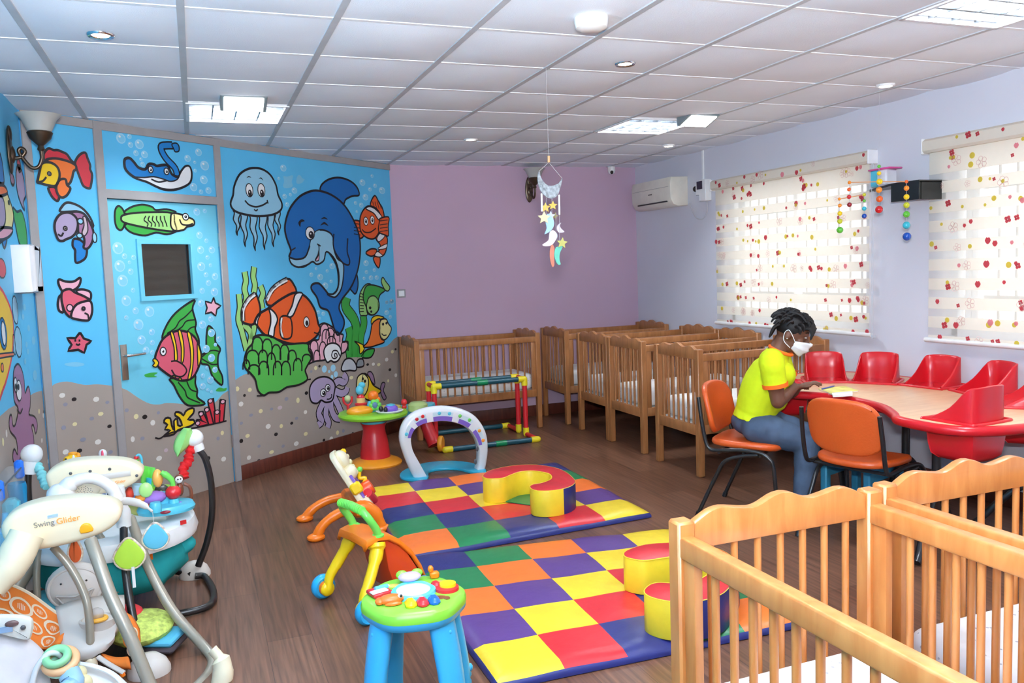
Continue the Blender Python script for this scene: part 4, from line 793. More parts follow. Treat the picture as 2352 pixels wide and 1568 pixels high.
# books and pen on the table
def flat_book(name, label, pts, z, th, m, cat, pm=None):
    t = thing(name, label, cat, (*pts[0], z)); mb = PB(t); mb.prism(pts, z, z+th, bev=.0008); mb.build('pages', pm or mat('book_pages', (240, 238, 230), .7), t)
    mb = PB(t); c = V((sum(p[0] for p in pts)/4, sum(p[1] for p in pts)/4)); mb.prism([tuple(c+(V(p)-c)*1.02) for p in pts], z+th, z+th+.002, bev=.0005); mb.build('cover', m, t); return t
def zq(z, *q): return [tuple(onz(x, y, z)[:2]) for x, y in q]
flat_book('picture_book', 'yellow and white picture book lying open side down on the wood table', zq(.735, (1880, 893), (1912, 905), (1971, 897), (1940, 887)), .729, .007, mat('yellow_cover', (236, 222, 120), .5, var=.3, scale=12), 'book')
flat_book('notebook', 'white notebook half over the yellow picture book, nearest the orange chair', zq(.75, (1911, 902), (1913, 908), (1958, 905), (1957, 898)), .739, .010, mat('white_cover', (232, 234, 236), .5), 'book')
a, b = onz(1888, 893, .742), onz(1917, 886, .742); mb = MB(); mb.tube([a, a+(b-a)*.9, b], [.0045, .0045, .002], 8); tag(mb.build('pen', mat('blue_pen', (60, 84, 170), .3)), 'blue pen lying on the yellow book', 'pen')
# ================================================================= ORANGE CHAIRS
vinO = mat('orange_vinyl', (206, 84, 30), .38, .5, var=.06, scale=5, bump=.15, bscale=90)
def chair(label, cx, cy, fx, fy):
    a = atan2(fy, fx); t = thing('padded_chair', label, 'chair', (cx, cy, 0), a, 'orange padded chairs')     # +x forward
    def pad(name, u0, u1, fn, th):
        N = 12; P = []
        for i in range(N+1):
            r = []
            for j in range(N+1):
                s, q = -1+2*i/N, -1+2*j/N; k = max(abs(s), abs(q)); m_ = (abs(s)**3.2+abs(q)**3.2)**(1/3.2) or 1
                f = k/m_ if m_ else 1; r.append(fn(s*f, q*f))
            P.append(r)
        mb = MB(); mb.patch(P); o = mb.build(name, vinO, t, recalc=False, ang=80); solid(o, th); bv = o.modifiers.new('round', 'BEVEL'); bv.width = th*.45; bv.segments = 3; bv.limit_method = 'ANGLE'; bv.angle_limit = radians(50); return o
    pad('seat_pad', 0, 0, lambda s, q: (.215*s, .215*q, .447+.012*q*q-.012*max(0, s)**3*1.2+.008*max(0, -s)), .04)
    pad('back_pad', 0, 0, lambda s, q: (-.225-.035*s-.045*(1-q*q)+.04, .218*q, .655+.155*s), .034)
    for sy in (-1, 1):
        y = .235*sy
        mb = MB()
        mb.tube(smooth_open([(-.245, y*.97, .74), (-.225, y, .60), (-.20, y, .47), (-.17, y, .425), (-.10, y, .425), (.0, y, .435), (.12, y, .43), (.18, y, .40), (.21, y, .33), (.235, y*1.03, .012)], 5), .0125, 10)
        mb.tube([(.235, y*1.03, 0), (.2345, y*1.03, .03)], .016, 10)
        mb.build('side_frame', blk, t)
        mb = MB(); mb.tube(smooth_open([(.12, y, .415), (.02, y, .40), (-.08, y, .36), (-.14, y, .26), (-.255, y*1.05, .012)], 5), .0125, 10); mb.tube([(-.258, y*1.05, 0), (-.247, y*1.05, .03)], .016, 10); mb.build('rear_leg', blk, t)
    mb = MB(); mb.tube([(.13, -.235, .41), (.13, .235, .41)], .010, 8); mb.tube([(-.12, -.235, .41), (-.12, .235, .41)], .010, 8); mb.build('cross_bar', blk, t)
    return t
chair('orange padded chair with black frame, the woman sits on it', 3.155, 4.20, .58, -.81)
chair('empty orange padded chair tucked at the wood table, its back to the camera', 3.40, 3.52, .96, .27)
# blue stool under the table
bl_ = mat('blue_plastic_stool', (62, 150, 186), .4, .4)
t = thing('low_stool', 'low blue plastic stool under the wood table behind the orange chair', 'stool', (3.80, 3.95, 0), .3)
mb = MB(); mb.box((0, 0, .29), (.42, .34, .03), 0, .012); mb.build('stool_top', bl_, t)
for sx in (-1, 1):
    for sy in (-1, 1): mb = MB(); mb.box((sx*.18, sy*.14, .14), (.055, .045, .28), 0, .008); mb.build('stool_leg', bl_, t)
for sy in (-1, 1): mb = MB(); mb.box((0, sy*.14, .24), (.32, .02, .07), 0, .004); mb.build('apron', bl_, t)
# ================================================================= TOYS
def pl(name, rgb, rough=.32): return mat('toy_'+name, rgb, rough, .5, var=.03)
ORG, YEL, GRN, LIM, AQU, BLU, RED, PUR, WHT, CRM = pl('orange', (244, 122, 24)), pl('yellow', (250, 204, 20)), pl('green', (110, 206, 84)), pl('lime', (140, 200, 50)), pl('aqua', (88, 190, 214)), pl('blue', (64, 182, 232)), pl('red', (208, 40, 46)), pl('purple', (122, 92, 190)), pl('white', (232, 232, 234)), pl('cream', (238, 228, 196))
TEAL, BLK, GRY, DRK = pl('teal', (22, 74, 88)), pl('black', (30, 26, 26)), pl('grey', (206, 200, 194)), pl('dark_grey', (80, 80, 84))
def lettering(name, txt, size, M, m, parent, ext=.0006):
    cu = bpy.data.curves.new(name, 'FONT'); cu.body = txt; cu.size = size; cu.extrude = ext
    tmp = bpy.data.objects.new('tmp', cu); COL.objects.link(tmp); bpy.context.view_layer.update()
    me = bpy.data.meshes.new_from_object(tmp.evaluated_get(bpy.context.evaluated_depsgraph_get())); bpy.data.objects.remove(tmp); me.name = name
    me.transform(M); me.materials.clear(); me.materials.append(m); o = bpy.data.objects.new(name, me); COL.objects.link(o); o.parent = parent; return o
# ---- coloured bar frame in front of the lone crib
t = thing('bar_frame', 'pull-up frame of red, yellow and dark green tubes in front of the lone crib', 'baby frame', (2.35, 7.17, 0))
X0, X1, Y0, Y1, Y2, Y3, ZT, r = 1.93, 2.80, 6.80, 7.08, 7.27, 7.56, .54, .023
def bar(name, a, b, m, rr=r): mb = PB(t); mb.tube([a, b], rr, 12); return mb.build(name, m, t)
elb = pl('joint_yellow', (238, 214, 40)); cou = pl('coupler_green', (0, 128, 78))
for y, z in ((Y0, r), (Y3, r), (Y1, ZT), (Y2, ZT)):
    bar('dark_bar', (X0+.03, y, z), (X1-.03, y, z), TEAL); xm = (X0+X1)/2+(.02 if z > .1 else .08); bar('coupler', (xm-.05, y, z), (xm+.05, y, z), cou, r*1.18)
for x in (X0, X1):
    for y in (Y1, Y2): bar('red_post', (x, y, .03), (x, y, ZT), RED)
    bar('red_bar', (x, Y0, r), (x, Y1, r), RED, r*.9); bar('red_bar', (x, Y2, r), (x, Y3, r), RED, r*.9); bar('red_bar', (x, Y1, ZT), (x, Y2, ZT), RED, r*.9)
    sg = 1 if x == X0 else -1
    for y, z, dz in ((Y0, r, 0), (Y3, r, 0), (Y1, ZT, -1), (Y2, ZT, -1), (Y1, r, 1), (Y2, r, 1)):
        mb = PB(t); R_ = r*1.25
        if dz: mb.tube([(x, y, z), (x, y, z+dz*.06)], R_, 12)
        if dz != 1: mb.tube([(x, y, z), (x+sg*.065, y, z)], R_, 12)
        mb.ell((x, y, z), R_, 12); mb.build('yellow_joint', elb, t)
# ---- round activity station with pedestal and side arm
cx, cy = 1.30, 6.69
t = thing('activity_station', 'round play station on a red pedestal with orange base, by the painted wall', 'activity toy', (cx, cy, 0))
def B(): return PB(t)
mb = B(); mb.lathe([(.215, 0), (.218, .012), (.2, .03), (.14, .055), (.12, .06)], (cx, cy, 0), 32); mb.build('base_disc', pl('base_orange', (238, 150, 36)), t)
mb = B(); mb.lathe([(.123, .058), (.118, .12), (.108, .2), (.094, .26), (.09, .3), (.1, .335), (.108, .345), (.02, .346)], (cx, cy, 0), 32); mb.build('pedestal', RED, t)
mb = B(); mb.lathe([(.1, .345), (.104, .38), (.104, .395)], (cx, cy, 0), 28); mb.build('neck', AQU, t)
mb = B(); mb.lathe([(.03, .392), (.25, .392), (.278, .402), (.284, .42), (.276, .438), (.255, .446), (.235, .443), (.02, .44)], (cx, cy, 0), 40); mb.build('tray', LIM, t)
a = V((1.86, 6.99)); dv = (a-V((cx, cy))).normalized(); nv = V((-dv.y, dv.x))
arm = [tuple(V((cx, cy))+dv*x+nv*y) for x, y in ((.0, -.12), (.3, -.12), (.5, -.11), (.64, -.06), (.68, 0), (.64, .06), (.5, .11), (.3, .12), (0, .12))]
mb = B(); mb.prism(smooth_closed(arm, 3), .36, .42, bev=.012); mb.build('side_arm', AQU, t)
q = V((cx, cy))+dv*.6
mb = B(); mb.tube(smooth_open([(q.x-.02, q.y, .37), (q.x-.02, q.y-.02, .25), (q.x+.02, q.y-.08, .1), (q.x+.03, q.y-.1, .06)], 4), [.05, .055, .058, .06], 16); mb.build('side_leg', RED, t)
mb = B(); mb.lathe([(.0, -.02), (.062, -.02), (.07, -.01), (.07, .01), (.062, .02), (0, .02)], (q.x+.08, q.y-.12, .07), 24, M=Matrix.Rotation(pi/2, 3, 'Y') @ Matrix.Rotation(.5, 3, 'X')); mb.build('wheel', pl('wheel_orange', (244, 160, 40)), t)
z0 = .44
def S(dx, dy): return V((cx, cy, 0))+CR.to_2d().normalized().to_3d()*dx+V((CF.x, CF.y, 0)).normalized()*dy    # right / back as the visitor stands
def toy(name, m, fn): mb = B(); fn(mb); return mb.build(name, m, t)
p = S(-.09, -.10); toy('orange_car', pl('amber', (244, 160, 34)), lambda mb: (mb.ell(p+V((0, 0, z0+.02)), (.11, .06, .045), 16)))
p2 = S(-.09, .0); toy('tilted_deck', AQU, lambda mb: mb.lathe([(.115, 0), (.11, .03), (.02, .045)], p2+V((0, 0, z0)), 24))
p3 = S(-.10, .02); toy('bead_drum', RED, lambda mb: (mb.lathe([(.05, .05), (.052, .065), (.04, .07), (.034, .075), (.034, .11), (.03, .125), (.012, .14), (.006, .15)], p3+V((0, 0, z0)), 18)))
toy('drum_window', pl('amber_clear', (226, 190, 120), .15), lambda mb: mb.lathe([(.037, .072), (.037, .112)], p3+V((0, 0, z0)), 18))
toy('bird', AQU, lambda mb: (mb.ell(p3+V((-.005, 0, z0+.175)), (.034, .03, .04), 14), mb.ell(p3+V((.015, 0, z0+.215)), (.03, .025, .026), 12)))
p4 = S(-.20, -.02); toy('rattle_fork', RED, lambda mb: (mb.tube([p4+V((0, 0, z0)), p4+V((0, 0, z0+.06))], .012, 10), mb.tube(smooth_open([p4+V((-.035, 0, z0+.13)), p4+V((-.03, 0, z0+.085)), p4+V((0, 0, z0+.06)), p4+V((.03, 0, z0+.085)), p4+V((.035, 0, z0+.13))], 4), .009, 8)))
toy('rattle_ball', pl('clear_green', (190, 200, 150), .1), lambda mb: mb.ell(p4+V((0, 0, z0+.115)), .028, 14))
p5 = S(.0, .04); toy('snail', ORG, lambda mb: (mb.ell(p5+V((-.0, 0, z0+.12)), (.045, .035, .045), 14), mb.ell(p5+V((.03, 0, z0+.085)), (.03, .025, .03), 12)))
toy('snail_stem', AQU, lambda mb: mb.lathe([(.045, 0), (.04, .04), (.03, .07), (.02, .08)], p5+V((-.02, 0, z0)), 16))
p6 = S(.03, -.06); toy('mirror_flower', GRN, lambda mb: [mb.ell(p6+V((.03*cos(k*pi/3), 0, z0+.06+.03*sin(k*pi/3))), (.022, .014, .022), 10) for k in range(6)])
toy('mirror_face', pl('mirror_blue', (90, 120, 150), .1), lambda mb: mb.ell(p6+V((-.005, -.012, z0+.06)), (.022, .008, .026), 14))
p7 = S(.15, -.09); toy('purple_bug_tray', WHT, lambda mb: mb.lathe([(.02, 0), (.1, .004), (.112, .016), (.1, .02), (.09, .014), (.01, .012)], p7+V((0, 0, z0)), 28))
toy('purple_bug', PUR, lambda mb: mb.ell(p7+V((.01, 0, z0+.03)), (.06, .05, .036), 16)); toy('bug_cap', AQU, lambda mb: mb.lathe([(.035, .05), (.036, .064), (.01, .07)], p7+V((.01, 0, z0)), 18))
toy('bug_eyes', BLK, lambda mb: (mb.ell(p7+V((-.07, -.0, z0+.035)), (.02, .018, .024), 10), mb.ell(p7+V((-.04, -.035, z0+.03)), (.018, .016, .022), 10)))
p8 = S(.13, .1); toy('yellow_leaf_plate', pl('pale_yellow', (236, 220, 110)), lambda mb: (mb.lathe([(.09, 0), (.085, .02), (.01, .024)], p8+V((0, 0, z0)), 20)))
p9 = S(.25, .06); toy('red_clown', RED, lambda mb: (mb.ell(p9+V((0, 0, z0+.055)), (.026, .022, .028), 12), mb.ell(p9+V((0, 0, z0+.015)), (.022, .018, .02), 10)))
p10 = S(.36, .08); toy('printed_lid', pl('lid_green', (170, 190, 120)), lambda mb: mb.lathe([(.085, -.02), (.082, .03), (.06, .05), (.01, .054)], p10+V((0, 0, z0)), 20))
# ---- white musical arch
t = thing('toy_arch', 'white light-up crawl-through arch on an aqua base at the back of the mats', 'activity toy', (1.7, 6.08, 0))
YA = 6.03
path = [(966, 1098), (951, 1070), (935, 1035), (929, 1003), (938, 976), (960, 958), (990, 950), (1020, 948), (1052, 954), (1080, 968), (1100, 995), (1107, 1025), (1106, 1055), (1100, 1084)]
P = smooth_open([tuple(onY(x, y, YA)) for x, y in path], 4)
wid = [.046, .044, .036, .042, .05, .056, .058, .058, .058, .056, .05, .04, .034, .034]; n = len(P)
mb = B(); vs = []
C_ = sum((V(p) for p in P), V())/n
rows = []
for i, p in enumerate(P):
    k = i/(n-1)*(len(wid)-1); w_ = wid[int(k)]*(1-k % 1)+wid[min(len(wid)-1, int(k)+1)]*(k % 1); p = V(p)
    tg = (V(P[min(n-1, i+1)])-V(P[max(0, i-1)])).normalized(); o = V((-tg.z, 0, tg.x)); o = o if o.dot(p-C_) > 0 else -o
    prof = [(-1, -.6), (-.9, -1), (.3, -1), (.85, -.75), (1, -.2), (.9, .6), (.4, 1), (-.8, 1), (-1, .6)]
    rows.append([tuple(p+o*(w_*a)+V((0, 1, 0))*(.05*b)) for a, b in prof+prof[:1]])
mb.patch(rows); mb.build('arch_shell', pl('arch_white', (226, 227, 230), .25), t, ang=60)
# printed panels on the front face
def strip_(i0, i1, a0, a1, m, name, dy=-.0515):
    mb = B(); r_ = []
    for i in range(i0, i1+1):
        k = i/(n-1)*(len(wid)-1); w_ = wid[int(k)]*(1-k % 1)+wid[min(len(wid)-1, int(k)+1)]*(k % 1); p = V(P[i]); tg = (V(P[min(n-1, i+1)])-V(P[max(0, i-1)])).normalized(); o = V((-tg.z, 0, tg.x)); o = o if o.dot(p-C_) > 0 else -o
        r_.append([tuple(p+o*(w_*a)+V((0, dy, 0))) for a in (a0, a1)])
    mb.patch(r_); return mb.build(name, m, t, recalc=False)
sky_ = pl('print_sky', (206, 226, 232)); pp = pl('print_purple', (124, 96, 186))
for i0, i1 in ((12, 16), (18, 22), (24, 30), (32, 36), (38, 43)): strip_(i0, i1, -.8, .28, sky_, 'printed_panel', -.0512); strip_(i0, i1, -.9, -.3, pp, 'number_strip', -.0522)
mb = B(); rnd = random.Random(3); 
for m_, its in ((RED, (19, 21)), (pl('print_green', (110, 200, 90)), (32, 35)), (pl('print_orange', (244, 160, 60)), (39, 42)), (AQU, (13, 26, 29))):
    for i in its:
        mb = B(); mb.ell(V(P[i])+V((0, -.052, .005)), (.014, .003, .014), 12); mb.build('printed_fruit', m_, t)
for zx in ((1096, 1030), (1092, 1060)):
    mb = B(); o_ = onY(*zx, YA-.05); mb.ell(o_, (.012, .004, .022), 14); mb.build('grip_hole', DRK, t)
bs = [(918, 1093), (932, 1079), (975, 1065), (1030, 1060), (1080, 1064), (1112, 1076), (1115, 1086), (1088, 1086), (1050, 1077), (1010, 1078), (985, 1084), (981, 1101), (935, 1102)]
mb = B(); mb.prism(smooth_closed([tuple(onz(x, y, .012)[:2]) for x, y in bs], 3), 0, .022, bev=.006); mb.build('base_tray', pl('arch_aqua', (40, 160, 192)), t)
# ---- sit or stand play panel on orange legs
t = thing('play_panel', 'cream play panel leaning on two arched orange legs, left of the mats', 'activity toy', (.75, 5.1, 0))
def leg(pts, Ys, rr):
    L = []
    for k, (x, y) in enumerate(pts): L.append(tuple(onY(x, y, Ys[0]+(Ys[1]-Ys[0])*k/(len(pts)-1))))
    mb = B(); mb.tube(smooth_open(L, 4), rr, 14, up=(0, 1, .2)); mb.ell((L[0][0], L[0][1], .018), (.055, .045, .026), 14); 
    if L[-1][2] < .1: mb.ell((L[-1][0], L[-1][1], .018), (.055, .045, .026), 14)
    return mb.build('orange_leg', ORG, t)
leg([(700, 1190), (722, 1166), (755, 1148), (790, 1141), (815, 1141)], (5.33, 5.33), [.03, .028, .028, .03, .032])
leg([(726, 1235), (740, 1208), (765, 1186), (800, 1170), (835, 1165), (860, 1178), (876, 1208)], (4.9, 4.9), [.03, .028, .03, .034, .045, .042, .034])
mb = B(); c = onY(815, 1153, 5.1); mb.box(c, (.1, .46, .08), 0, .02); mb.build('cross_bar', ORG, t)
a0, a1 = onY(763, 1040, 5.12), onY(842, 1162, 5.05); ax = (a1-a0).normalized(); yy = V((0.12, 1, 0)).normalized(); nn = yy.cross(ax).normalized()
if nn.x < 0: nn = -nn
L_ = (a1-a0).length; FMp = frame(a0, ax, nn.cross(ax), nn)
def BP(): mb = B(); mb.M = mb.M @ FMp; return mb
W_ = .17
mb = BP(); mb.prism(smooth_closed([(0, -W_*.7), (.06, -W_), (L_*.5, -W_*.95), (L_-.02, -W_), (L_, -W_*.8), (L_, W_*.8), (L_-.02, W_), (L_*.5, W_*.95), (.06, W_), (0, W_*.7)], 2), -.02, .02, bev=.012); mb.build('panel', CRM, t)
mb = BP(); mb.ell((.06, -.06, .035), (.06, .09, .04), 16); mb.ell((.15, -.09, .035), (.05, .06, .045), 16); mb.build('moulded_cloud', CRM, t)
for k in range(5): mb = BP(); mb.ell((.03+.035*k, .0-.02*k, .06), (.02, .03, .02), 10); mb.build('piano_key', YEL if k == 0 else pl('pale_key', (240, 236, 190)), t)
mb = BP(); mb.box((L_*.62, -.03, .028), (L_*.42, .24, .02), 0, .004); mb.build('purple_plate', PUR, t)
mb = BP(); mb.box((L_*.62, -W_+.005, .02), (.07, .05, .07), 0, .012); mb.build('yellow_clip', YEL, t)
mb = BP(); mb.tube(smooth_open([(L_*.42, -.05, .03), (L_*.45, -.05, .08), (L_*.55, -.05, .06), (L_*.6, -.05, .09), (L_*.66, -.06, .06)], 4), .012, 8); mb.build('yellow_slider', YEL, t)
mb = BP(); mb.ell((L_*.44, -.05, .09), (.018, .02, .018), 10); mb.build('green_bead', GRN, t)
mb = BP(); mb.lathe([(.05, .03), (.05, .08), (.045, .1), (.01, .105)], (L_*.75, -.06, 0), 20); mb.build('orange_button', pl('button_orange', (240, 84, 30)), t)
mb = BP(); mb.tube([(L_*.78, -.14, .06), (L_*.97, -.02, .06)], .028, 12); mb.build('red_roller', RED, t)
mb = BP(); mb.prism([(L_*.8, -W_+.02), (L_, -W_+.02), (L_+.0, .0), (L_*.92, 0)], .0, .05, bev=.01); mb.build('phone_rest', CRM, t)
# ---- push walker
ax0 = V((.575, 3.79)); fd = V((.945, .327)); sd_ = V((-fd.y, fd.x))
t = thing('push_walker', 'orange and yellow push walker with green handle, behind the blue-legged table', 'push toy', (ax0.x, ax0.y, 0), atan2(fd.y, fd.x))
def W(): return MB()
for s in (-1, 1):
    mb = W(); mb.tube(smooth_open([(-.02, s*.165, .06), (-.005, s*.165, .12), (.04, s*.15, .19), (.09, s*.125, .28), (.10, s*.11, .32)], 4), [.026, .027, .03, .038, .05], 14, flat=.8, up=(1, 0, 0)); mb.ell((-.02, s*.165, .06), (.036, .02, .036), 14); mb.build('yellow_leg', YEL, t)
    Mx = Matrix.Rotation(pi/2, 3, 'X')
    def wheel(x, y, rr, o):
        mb = W(); mb.lathe([(rr*.55, -.02), (rr*.8, -.024), (rr*.97, -.014), (rr, 0), (rr*.97, .014), (rr*.8, .024), (rr*.55, .02)], (x, y, rr), 28, M=Mx)
        w = mb.build('wheel', pl('wheel_blue', (44, 168, 222)), t, recalc=False); mb = W(); mb.lathe([(.0, -.028), (rr*.5, -.028), (rr*.58, -.02), (rr*.58, .02), (rr*.5, .028), (0, .028)], (x, y+o, rr), 20, M=Mx); mb.build('hub', ORG, w)
    wheel(-.02, s*.212, .06, -.025*s)
    wheel(.33, s*.14, .055, 0)
mb = W(); rows = []
for x, z, w_ in ((.03, .32, .125), (.045, .345, .135), (.10, .358, .135), (.16, .345, .125), (.22, .305, .115), (.29, .235, .11), (.34, .15, .11), (.37, .07, .11)):
    rows.append([(x, -w_, z-.02), (x, -w_+.012, z), (x, 0, z+.006), (x, w_-.012, z), (x, w_, z-.02)])
mb.patch(rows); o = mb.build('orange_hood', ORG, t, recalc=False); solid(o, .016, 0)
mb = W(); 
mb.at(frame((0, .105, 0), (1, 0, 0), (0, 0, 1), (0, -1, 0))); mb.prism([(.14, .34), (.2, .31), (.27, .23), (.33, .13), (.35, .06), (.2, .06), (.16, .18)], -.002, .212, bev=.008); mb.build('red_shell', pl('shell_red', (196, 62, 24), .2), t)
mb = W(); mb.tube(smooth_open([(.11, -.11, .34), (.10, -.118, .385), (.06, -.12, .45), (.045, -.085, .48), (.04, 0, .49), (.045, .085, .48), (.06, .12, .45), (.10, .118, .385), (.11, .11, .34)], 4), .0185, 14)
for s in (-1, 1): mb.lathe([(.03, 0), (.03, .008), (.02, .014)], (.11, s*.11, .352), 16)
for k in range(14): a = -.1+.2*k/13; mb.lathe([(.0195, -.003), (.0215, 0), (.0195, .003)], (.041, a, .489-.05*abs(a)), 14, M=Matrix.Rotation(pi/2, 3, 'X'))
mb.build('handle', GRN, t)
# ---- blue legged activity table
tc_ = onz(950, 1368, .43)
t = thing('activity_table', 'small round activity table with chunky blue legs and green top, front of the mats', 'activity table', (tc_.x, tc_.y, 0), -.1)
def ring(R, z, lob=.0): return [(R*(1+lob*cos(6*a+.5))*cos(a), R*(1+lob*cos(6*a+.5))*sin(a), z) for a in [2*pi*k/60 for k in range(61)]]
mb = MB(); mb.patch([ring(.12, .365), ring(.165, .37, .02), ring(.178, .385, .025), ring(.18, .402, .025)]); mb.build('lower_rim', BLU, t)
GT = pl('leaf_green', (132, 204, 62)); mb = MB(); mb.patch([ring(.18, .40, .025), ring(.181, .415, .025), ring(.176, .43, .025), ring(.160, .44, .02), ring(.10, .441, .01), ring(.001, .441)]); mb.build('green_top', GT, t)
for a in (-2.74, -.93, .35, 2.05):
    u = V((cos(a), sin(a), 0)); mb = MB(); mb.tube(smooth_open([tuple(u*.125+V((0, 0, .385))), tuple(u*.14+V((0, 0, .32))), tuple(u*.165+V((0, 0, .18))), tuple(u*.175+V((0, 0, .05))), tuple(u*.172+V((0, 0, .0)))], 4), [.055, .055, .054, .052, .054], 16, flat=.62, up=tuple(u))
    mb.ell(tuple(u*.165+V((0, 0, .34))), .009, 8)
    lg = mb.build('leg', BLU, t)
    mb = MB(); rnd = random.Random(int(a*10)); sdv = V((-u.y, u.x, 0))
    for q in range(7): mb.ell(tuple(u*(.203)+sdv*rnd.uniform(-.025, .025)+V((0, 0, rnd.uniform(.03, .13)))), (.012, .012, .016), 8)
    mb.build('moulded_animal', BLU, lg)
Rz = Matrix.Rotation(0, 3, 'Z')
def tt(name, m, fn): mb = MB(); fn(mb); return mb.build(name, m, t)
zt = .441
tt('drum_rim', pl('drum_blue', (96, 204, 240)), lambda mb: mb.patch([ring(.078, zt, .03), ring(.076, zt+.012, .03), ring(.07, zt+.016, .03), ring(.06, zt+.013)]))
tt('drum_skin', pl('drum_skin', (206, 226, 236)), lambda mb: mb.lathe([(0, zt+.013), (.064, zt+.012)], (0, 0, 0), 28))
tt('purple_cymbal', pl('lilac_cymbal', (196, 172, 226)), lambda mb: mb.ell((0, .085, zt+.028), (.042, .03, .016), 18))
tt('frog_eyes', GT, lambda mb: (mb.ell((-.025, .11, zt+.03), (.022, .014, .016), 12), mb.ell((.03, .11, zt+.03), (.022, .014, .016), 12)))
tt('orange_switch', ORG, lambda mb: (mb.box((.095, .115, zt+.012), (.034, .026, .026), 0, .006), mb.ell((.082, .115, zt+.035), (.011, .011, .014), 10)))
for x, m in ((-.04, YEL), (.0, RED), (.04, pl('key_blue', (30, 100, 210)))): mb = MB(); mb.box((x+.015, -.112+abs(x)*.12, zt+.006), (.038, .058, .028), 0, .011); mb.build('piano_key', m, t)
tt('orange_fish', pl('fish_orange', (246, 110, 40)), lambda mb: (mb.ell((-.085, -.06, zt+.012), (.045, .026, .018), 16), mb.ell((-.125, -.06, zt+.01), (.016, .022, .012), 10), mb.ell((-.08, -.088, zt+.006), (.03, .01, .008), 8)))
tt('fish_eye', WHT, lambda mb: mb.ell((-.055, -.07, zt+.024), .009, 10)); tt('fish_pupil', BLK, lambda mb: mb.ell((-.053, -.076, zt+.026), .0055, 8))
tt('red_book', RED, lambda mb: mb.box((-.115, .03, zt+.008), (.072, .07, .014), 0, .003, .35)); 
tt('book_page', WHT, lambda mb: (mb.box((-.118, .012, zt+.018), (.062, .028, .006), 0, .002, .35), mb.box((-.105, .05, zt+.018), (.055, .02, .006), 0, .002, .35)))
tt('book_roller', AQU, lambda mb: mb.tube([(-.13, .032, zt+.018), (-.085, .048, zt+.018)], .01, 10))
tt('red_phone', RED, lambda mb: (mb.lathe([(.043, 0), (.042, .01), (.02, .014)], (.118, -.01, zt), 20), mb.box((.085, .025, zt+.01), (.03, .04, .02), 0, .008, .3)))
tt('yellow_dial', YEL, lambda mb: mb.lathe([(.03, .012), (.029, .022), (.01, .024)], (.122, -.006, zt), 18))
for x, y, m in ((.075, -.075, pl('sticker_brown', (120, 70, 40))), (.105, .06, pl('sticker_tan', (196, 150, 90))), (-.06, .09, pl('sticker_gold', (216, 190, 90)))): mb = MB(); mb.ell((x, y, zt+.001), (.03, .018, .003), 12); mb.ell((x+.028, y-.012, zt+.001), (.012, .016, .003), 10); mb.build('animal_sticker', m, t)
# ================================================================= THINGS ON WALLS AND CEILING
acw = mat('ac_cream_plastic', (226, 220, 206), .4, .4); dgl = mat('dark_slot', (40, 38, 38), .4)
t = thing('air_conditioner', 'cream wall air conditioner near the back right corner', 'air conditioner', (XR, 7.37, 2.26))
def B(): return PB(t)
mb = B(); mb.at(mb.M @ frame((XR, 7.0, 0), (1, 0, 0), (0, 0, 1), (0, -1, 0)))
mb.prism([(0, 2.12), (-.12, 2.115), (-.17, 2.135), (-.2, 2.19), (-.205, 2.33), (-.19, 2.395), (0, 2.40)], -.76, 0, bev=.012); mb.build('ac_body', acw, t)
mb = B(); mb.box((XR-.197, 7.38, 2.305), (.02, .7, .003)); mb.build('panel_line', mat('panel_shadow_line', (160, 154, 146), .5), t)
mb = B(); mb.box((XR-.185, 7.36, 2.165), (.03, .56, .012), 0, 0); mb.build('air_slot', dgl, t)
mb = B(); mb.box((XR-.205, 7.38, 2.255), (.004, .07, .011)); mb.build('badge', mat('badge_grey', (110, 106, 100), .4), t)
t = thing('isolator_switch', 'white switch box with dark window on the wall right of the air conditioner', 'switch box', (XR, 6.68, 2.22))
mb = B(); mb.box((XR-.035, 6.66, 2.23), (.07, .11, .2), 0, .006); mb.box((XR-.03, 6.74, 2.25), (.06, .09, .12), 0, .006); mb.build('box', whiteP, t)
mb = B(); mb.box((XR-.071, 6.70, 2.28), (.006, .09, .075), 0, .002); mb.build('meter_window', mat('meter_dark', (40, 40, 60), .15), t)
mb = B(); mb.ell((XR-.04, 6.80, 2.255), (.035, .03, .03), 14); mb.build('black_plug', BLK, t)
mb = B(); mb.box((XR-.008, 6.73, 2.45), (.014, .02, .33)); mb.build('conduit', whiteP, t)
mb = B(); mb.tube(smooth_open([(XR-.02, 6.66, 2.13), (XR-.015, 6.66, 2.04), (XR-.012, 6.74, 1.97), (XR-.012, 6.85, 1.985), (XR-.012, 6.92, 2.06), (XR-.012, 6.96, 2.14)], 5), .0045, 8); mb.build('cable', mat('grey_cable', (190, 188, 192), .5), t)
t = thing('wall_shelf', 'black wall shelf with a deep front lip, between the two blinds', 'shelf', (XR, 4.3, 1.97)); bs_ = mat('black_shelf', (20, 24, 26), .35)
p0, p1 = onX(2046, 470, XR-.24), onX(2111, 460, XR-.24); yw = onX(1990, 436, XR).y
mb = B(); mb.prism([(XR-.001, yw), (XR-.001, p1.y), (XR-.24, p1.y), (XR-.24, p0.y)][::-1], 2.015, 2.03); mb.build('shelf_board', bs_, t)
mb = B(); mb.box((XR-.23, (p0.y+p1.y)/2, 1.965), (.02, p0.y-p1.y, .115), 0, .002); mb.build('front_lip', bs_, t)
mb = B(); mb.box((XR-.12, p1.y+.008, 1.965), (.22, .016, .115), 0, .002); mb.build('side_bracket', bs_, t)
yb_ = onX(2030, 410, XR-.12).y
t = thing('small_box', 'small blue and white tub with a pink lid standing on the black shelf', 'box', (XR-.12, yb_, 2.03))
